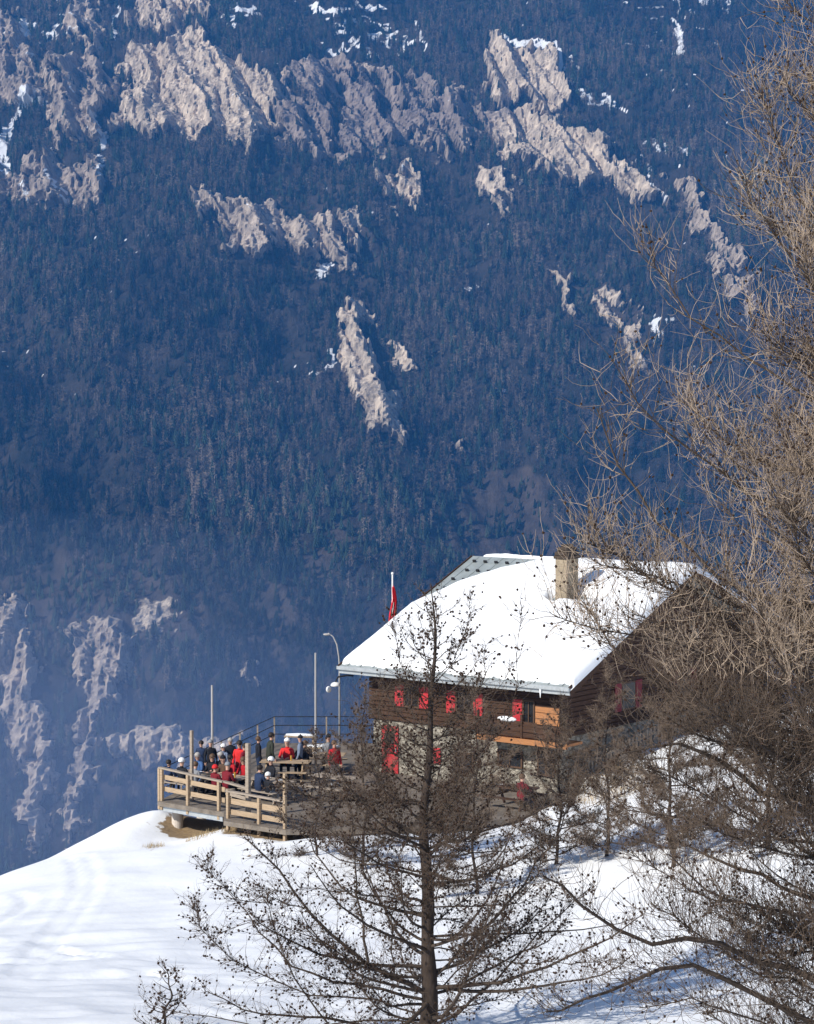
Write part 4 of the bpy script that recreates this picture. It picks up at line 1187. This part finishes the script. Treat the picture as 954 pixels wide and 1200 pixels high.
def larch(name, base, H, r0, limbs_spec, extra, label, cat, tw_mat, twigs=3000, shoots=9000, twl=(.25, .8), shl=(.08, .35), tcurve=.1, scurve=.1, rt=.006, rs=.003, cones=1500, csz=.022,
          lean=(0, 0), group=None, hang=0., tz=.0, sz=.0, tlo=.12, wob=.16, ncone=100, tip_r=.012, cone_lo=.2, mid_mat=None):
    base = np.array([float(c) for c in base])
    root = empty(name, base); tag(root, label, cat, group)
    # trunk
    nt_ = 26; t = np.linspace(0, 1, nt_)
    tp_ = np.stack([lean[0]*t+.07*np.sin(t*9+base[0])+.03*np.sin(t*23), lean[1]*t+.05*np.cos(t*7), t*H], -1)
    tr = r0*(1-t)**1.05+tip_r*.8; tr[0] *= 1.35
    tr = tr*(1+.10*RNG.normal(size=nt_)*.5); V_, f_ = tubes(tp_[None], tr[None], 14); me = npmesh('trunk', V_, f_); link('trunk', me, M['bark'], root, True)
    S = []; D = []; L_ = []; Rr = []; Cv = []
    for (h, az, ln_, el, cv) in limbs_spec:
        k = h*(nt_-1); i = min(int(k), nt_-2); p = tp_[i]*(1-(k-i))+tp_[i+1]*(k-i)
        S.append(p); D.append((math.cos(az)*math.cos(el), math.sin(az)*math.cos(el), math.sin(el))); L_.append(ln_); Cv.append(cv)
        Rr.append(min((r0*(1-h)**.85+tip_r)*.5, .008+.0085*ln_))
    LP = grow(np.array(S), unit(np.array(D)), np.array(L_), 12, np.array(Cv), .10)
    LR = np.array(Rr)[:, None]*(1-np.linspace(0, 1, 12)[None]*.82)
    # surveyed limbs
    for pts, ra in extra:
        pp = np.array(pts)-base; m_ = 12; tt = np.linspace(0, len(pp)-1, m_); q_ = np.stack([np.interp(tt, np.arange(len(pp)), pp[:, c]) for c in range(3)], -1)
        q_[1:] += RNG.normal(size=(m_-1, 3))*.03; LP = np.concatenate([LP, q_[None]]); LR = np.concatenate([LR, (ra*(1-np.linspace(0, 1, m_)*.8))[None]])
    big = np.argsort(-LR[:, 0])[:40]
    for i in big:
        V_, f_ = tubes(LP[i:i+1], LR[i:i+1], 7); link('limb', npmesh('limb', V_, f_), M['limb'], root, True)
    rest = np.setdiff1d(np.arange(len(LP)), big)
    parts_V = []; parts_F = []; off = 0
    if len(rest):
        V_, f_ = tubes(LP[rest], LR[rest]*.7, 5); lo_ = link('limbs', npmesh('limbs', V_, f_), M['limb'], root, True); lo_['kind'] = 'stuff'
    # twigs
    Lw = np.linalg.norm(np.diff(LP, axis=1), axis=2).sum(1)
    p_, tg, li, tt = pick(LP, twigs, tlo, 1.0, Lw*RNG.uniform(.25, 2.2, len(Lw)))
    side = RNG.normal(size=(twigs, 3)); d = unit(tg*.9+unit(side)*.9+np.array([0, 0, tz]))
    tl = RNG.uniform(twl[0], twl[1], twigs)*(.55+.45*(1-tt))*np.clip(Lw[li]/2.0, .35, 1.2)
    TPn = grow(p_, d, tl, 7, tcurve, wob, hang); TRn = np.clip(rt*(.6+.5*tl/twl[1])[:, None], rs, 1)*(1-np.linspace(0, 1, 7)[None]*.65)
    V_, f_ = tubes(TPn, TRn, 3); parts_V.append(V_); parts_F.append(f_+off); off += len(V_); nq = len(f_)
    p2, tg2, _, _ = pick(TPn, shoots, .05, 1.0, tl*RNG.uniform(.15, 2.2, len(tl))**1.3)
    d2 = unit(tg2*.7+unit(RNG.normal(size=(shoots, 3)))*.9+np.array([0, 0, sz]))
    sl2 = RNG.uniform(shl[0], shl[1], shoots)**1.0
    SPn = grow(p2, d2, sl2, 5, scurve, wob, 0); SRn = rs*(1-np.linspace(0, 1, 5)[None]*.6)*np.ones((shoots, 1))
    V_, f_ = tubes(SPn, SRn, 3); parts_V.append(V_); parts_F.append(f_+off); off += len(V_)
    me = npmesh('crown', np.concatenate(parts_V), np.concatenate(parts_F))
    zc = np.concatenate(parts_V)[np.concatenate(parts_F)[:, 0], 2]
    mi_ = np.zeros(len(zc), np.int32); mi_[nq:] = 1
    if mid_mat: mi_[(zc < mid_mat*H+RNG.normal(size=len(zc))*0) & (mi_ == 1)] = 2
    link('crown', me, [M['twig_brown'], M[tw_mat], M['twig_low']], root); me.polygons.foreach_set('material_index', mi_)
    # cones
    if cones:
        p3, _, _, _ = pick(TPn, cones//2, cone_lo, 1.0, tl); p4, _, _, _ = pick(SPn, cones-cones//2, .3, 1.0, sl2)
        pc_ = np.concatenate([p3, p4]); RNG.shuffle(pc_)
        # the hundred nearest to the chalet side of the crown stand as objects, the rest as one
        order = np.argsort(pc_[:, 1]); pc_ = pc_[order]
        k_ = min(ncone, len(pc_))
        if k_:
            proto_me = cones_mesh('cone', np.zeros((1, 3)), np.array([csz])); proto_me.materials.append(M['cone'])
            for j in range(k_):
                o_ = bpy.data.objects.new('cone', proto_me); COL.objects.link(o_); o_.parent = root; o_.location = pc_[j]
                o_.rotation_euler = (random.uniform(-.8, .8), random.uniform(-.8, .8), random.uniform(0, 6)); s_ = random.uniform(.8, 1.25); o_.scale = (s_, s_, s_)
        if len(pc_) > k_:
            me = cones_mesh('cones', pc_[k_:], csz*RNG.uniform(.75, 1.25, len(pc_)-k_)); o_ = link('cones', me, M['cone'], root); o_['kind'] = 'stuff'
    return root


def limb_set(h0, h1, cnt, lfun, efun, cfun):
    out = []; az = 0
    for k in range(cnt):
        h = h0+(h1-h0)*(k+random.uniform(-.3, .3))/cnt; az += 2.399+random.uniform(-1.1, 1.1)
        out.append((max(.01, min(.985, h)), az, lfun(h)*random.uniform(.5, 1.18), efun(h)+random.uniform(-.22, .25), cfun(h)))
    return out


# centre larch
YC = 42.0
cb = at(498, 1240, YC); cb[2] = gz(cb[0], cb[1])-.1; ct = at(506, 684, YC)
Hc = ct[2]-cb[2]


def hc(py): return (at(500, py, YC)[2]-cb[2])/Hc


def pl(pts, Y0=YC, dy=0.0):
    n_ = len(pts); return [tuple(at(px, py, Y0+dy*i/(n_-1))) for i, (px, py) in enumerate(pts)]


ex = [(pl([(500, 1165), (465, 1148), (440, 1135), (400, 1105), (360, 1065), (325, 1015), (290, 985)], dy=-.8), .058),
      (pl([(432, 1130), (424, 1090), (420, 1040), (412, 990), (408, 940)], YC-.3, -.2), .030),
      (pl([(462, 1146), (460, 1100), (464, 1050), (468, 990), (466, 930)], YC-.1, .2), .026),
      (pl([(500, 1172), (440, 1160), (380, 1148), (330, 1120), (290, 1075), (262, 1040)], dy=.6), .034),
      (pl([(500, 1215), (440, 1205), (370, 1190), (300, 1190), (240, 1160)], dy=-.9), .040),
      (pl([(385, 1200), (350, 1150), (330, 1110), (312, 1060), (300, 1030)], YC-.5, -.3), .028),
      (pl([(498, 1190), (430, 1170), (350, 1165), (280, 1130), (235, 1090), (225, 1060)], dy=-.3), .030),
      (pl([(360, 1065), (330, 1055), (290, 1060), (250, 1030), (240, 1010)], YC-.4, -.4), .020),
      (pl([(325, 1015), (320, 1000), (318, 980), (330, 960)], YC-.6, .3), .016),
      (pl([(499, 1200), (420, 1195), (340, 1215), (260, 1190), (190, 1185), (165, 1170)], dy=.7), .030),
      (pl([(400, 1105), (370, 1100), (320, 1080), (270, 1085), (235, 1110)], YC-.3, .5), .018),
      (pl([(502, 1158), (550, 1156), (600, 1150), (660, 1128), (710, 1100), (752, 1070)], dy=-.7), .048),
      (pl([(505, 1148), (545, 1110), (590, 1065), (625, 1025), (655, 975), (672, 930)], dy=.6), .036),
      (pl([(520, 1155), (560, 1118), (600, 1070), (632, 1020), (640, 975)], YC+.2, .3), .026),
      (pl([(502, 1098), (560, 1094), (620, 1096), (690, 1088), (745, 1078)], dy=.5), .030),
      (pl([(502, 1112), (550, 1118), (610, 1128), (670, 1130), (720, 1122)], dy=-.5), .026),
      (pl([(502, 1038), (550, 1034), (590, 1018), (640, 990), (680, 960)], dy=-.6), .034),
      (pl([(502, 1003), (550, 1000), (600, 997), (650, 985)], dy=.5), .028),
      (pl([(502, 995), (540, 985), (590, 970), (650, 945), (700, 905)], dy=-.8), .032),
      (pl([(502, 1022), (460, 1012), (410, 1012), (360, 985), (330, 950)], dy=.7), .030),
      (pl([(502, 1062), (450, 1052), (400, 1045), (350, 1040), (300, 1045)], dy=-.7), .024),
      (pl([(500, 1205), (545, 1180), (590, 1140), (640, 1085), (690, 1040)], dy=.9), .034),
      (pl([(500, 960), (470, 945), (440, 915), (425, 870), (415, 830)], dy=-.4), .026),
      (pl([(500, 935), (530, 915), (565, 885), (600, 840), (606, 780), (612, 715)], dy=.5), .024),
      (pl([(500, 905), (460, 880), (445, 840), (448, 790)], dy=.4), .022),
      (pl([(503, 870), (535, 845), (565, 800), (575, 745)], dy=-.4), .020),
      (pl([(504, 830), (480, 805), (465, 760), (462, 720)], dy=-.3), .016),
      (pl([(505, 800), (530, 775), (548, 730), (552, 700)], dy=.3), .015)]
ls = limb_set(.04, .50, 42, lambda h: .30+4.2*(1-h), lambda h: -.02+.65*h, lambda h: .16)+limb_set(.42, .97, 58, lambda h: .30+4.9*(1-h), lambda h: -.0+.6*h, lambda h: .16)
larch('larch', cb, Hc, .165, ls, ex, 'bare larch with black forked limbs standing alone before the chalet and terrace', 'tree', 'twig_dark', twigs=5800, shoots=25000, twl=(.2, .85), shl=(.05, .30), tcurve=.05, scurve=.06,
      rt=.0065, rs=.0030, cones=8500, csz=.0195, lean=(ct[0]-cb[0], 0), tz=.15, sz=.1, wob=.22)

# big larch at the right edge
YR_ = 30.0
rb = at(1075, 900, YR_); rb[2] = gz(rb[0], rb[1])-.1; rt_ = at(1045, -190, YR_); Hr = rt_[2]-rb[2]
ex = [(pl([(1060, 960), (1000, 945), (930, 935), (880, 920), (835, 885), (790, 870), (730, 880)], YR_, -1.5), .060),
      (pl([(1060, 1180), (990, 1165), (935, 1140), (880, 1125), (830, 1095), (770, 1110), (710, 1085), (660, 1045), (640, 1030)], YR_, -2.0), .058),
      (pl([(1060, 1080), (980, 1060), (900, 1040), (830, 1000), (780, 985)], YR_, 1.2), .045),
      (pl([(1060, 1240), (960, 1200), (860, 1150), (790, 1130), (730, 1150), (680, 1180), (640, 1192)], YR_, -2.2), .050),
      (pl([(1060, 800), (980, 790), (900, 770), (830, 720), (780, 690), (720, 650), (690, 640)], YR_, -1.2), .040),
      (pl([(1060, 720), (980, 715), (900, 700), (820, 660), (760, 600), (720, 540), (700, 480)], YR_, 1.0), .040),
      (pl([(1060, 640), (970, 620), (900, 590), (820, 540), (750, 480), (722, 420)], YR_, -1.0), .038),
      (pl([(1060, 880), (960, 860), (870, 850), (780, 810), (720, 760), (680, 700)], YR_, 1.6), .040),
      (pl([(1060, 860), (950, 820), (850, 772), (760, 745), (700, 738), (648, 722)], YR_, -2.4), .034),
      (pl([(1060, 775), (940, 735), (840, 700), (760, 672), (700, 664)], YR_, -1.6), .030),
      (pl([(1060, 1130), (960, 1110), (880, 1060), (800, 1040), (745, 1000)], YR_, .8), .036),
      (pl([(1060, 1050), (960, 1010), (880, 960), (810, 920), (760, 905)], YR_, -1.4), .034),
      (pl([(1060, 1290), (960, 1240), (880, 1190), (800, 1170), (750, 1180)], YR_, .4), .036),
      (pl([(1060, 1210), (960, 1160), (880, 1140), (800, 1080), (760, 1060)], YR_, -.6), .034),
      (pl([(1060, 940), (980, 900), (900, 880), (840, 830), (800, 800)], YR_, 1.2), .032),
      (pl([(1055, 520), (970, 480), (890, 430), (820, 380), (780, 330), (765, 300)], YR_, .9), .034),
      (pl([(1055, 400), (980, 370), (920, 300), (880, 230), (862, 190)], YR_, -.8), .030),
      (pl([(1050, 330), (980, 300), (930, 220), (900, 140), (895, 110)], YR_, .6), .026),
      (pl([(1060, 760), (990, 750), (900, 745), (800, 745), (730, 720)], YR_, -2.0), .034),
      (pl([(1060, 1010), (980, 990), (900, 980), (820, 960), (740, 950), (690, 930)], YR_, 1.8), .038)]


def rl(h):
    return 4.7*(1-h)**.55*min(1, .75+h)


ls = limb_set(.02, .985, 250, rl, lambda h: -.12+.55*h, lambda h: .16)
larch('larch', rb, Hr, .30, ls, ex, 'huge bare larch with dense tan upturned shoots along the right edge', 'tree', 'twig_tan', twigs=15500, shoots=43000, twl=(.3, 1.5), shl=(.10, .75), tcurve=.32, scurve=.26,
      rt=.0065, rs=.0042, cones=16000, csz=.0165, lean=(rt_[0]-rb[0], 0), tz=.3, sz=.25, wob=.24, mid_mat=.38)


# smaller larches
def small(px, ptop, Yd, r0, cnt, spread, lab, tw_, sh_, co_, m_='twig_dark', pb=None):
    t = at(px, ptop, Yd); b = np.array([t[0], t[1], gz(t[0], t[1])-.1]); H_ = t[2]-b[2]
    ls_ = limb_set(.05, .97, cnt, lambda h: spread*(.15+.85*(1-h)**.8), lambda h: .05+.6*h, lambda h: .12)
    larch('larch', b, H_, r0, ls_, [], lab, 'tree', m_, twigs=int(tw_*.62), shoots=int(sh_*.5), twl=(.2, .6), shl=(.06, .28), rt=.0075, rs=.0040, cones=co_, csz=.021, wob=.22, tz=.2, sz=.15, tip_r=.008, ncone=min(100, co_))


small(426, 800, 66, .045, 46, 2.1, 'slender bare larch in front of the red terrace door', 3600, 17000, 900, 'twig_lowtan')
small(655, 815, 64, .05, 50, 2.2, 'bushy bare larch hiding the near corner of the stone wall', 4200, 19000, 1500, 'twig_lowtan')
small(557, 790, 62, .045, 44, 1.9, 'thin bare larch in front of the balcony just right of the black forked larch', 3800, 17000, 700, 'twig_lowtan')
small(372, 850, 68, .035, 34, 1.7, 'small bare larch growing up beside the tallest metal pole', 1600, 7000, 700)
small(196, 1130, 40, .035, 22, .95, 'knee high larch sapling in the snow at the bottom left', 260, 700, 160)
small(905, 690, 60, .06, 56, 3.2, 'broad bare larch on the bank near the far end of the gable wall', 6600, 30000, 1200, 'twig_lowtan')
small(712, 770, 64, .045, 46, 1.9, 'narrow tawny larch right in front of the nearest gable shutters', 3800, 17000, 800, 'twig_lowtan')
small(788, 735, 61, .055, 60, 2.9, 'tawny bare larch with a tangled crown in front of the upper gable window', 7400, 36000, 1200, 'twig_lowtan')

bpy.context.view_layer.update()
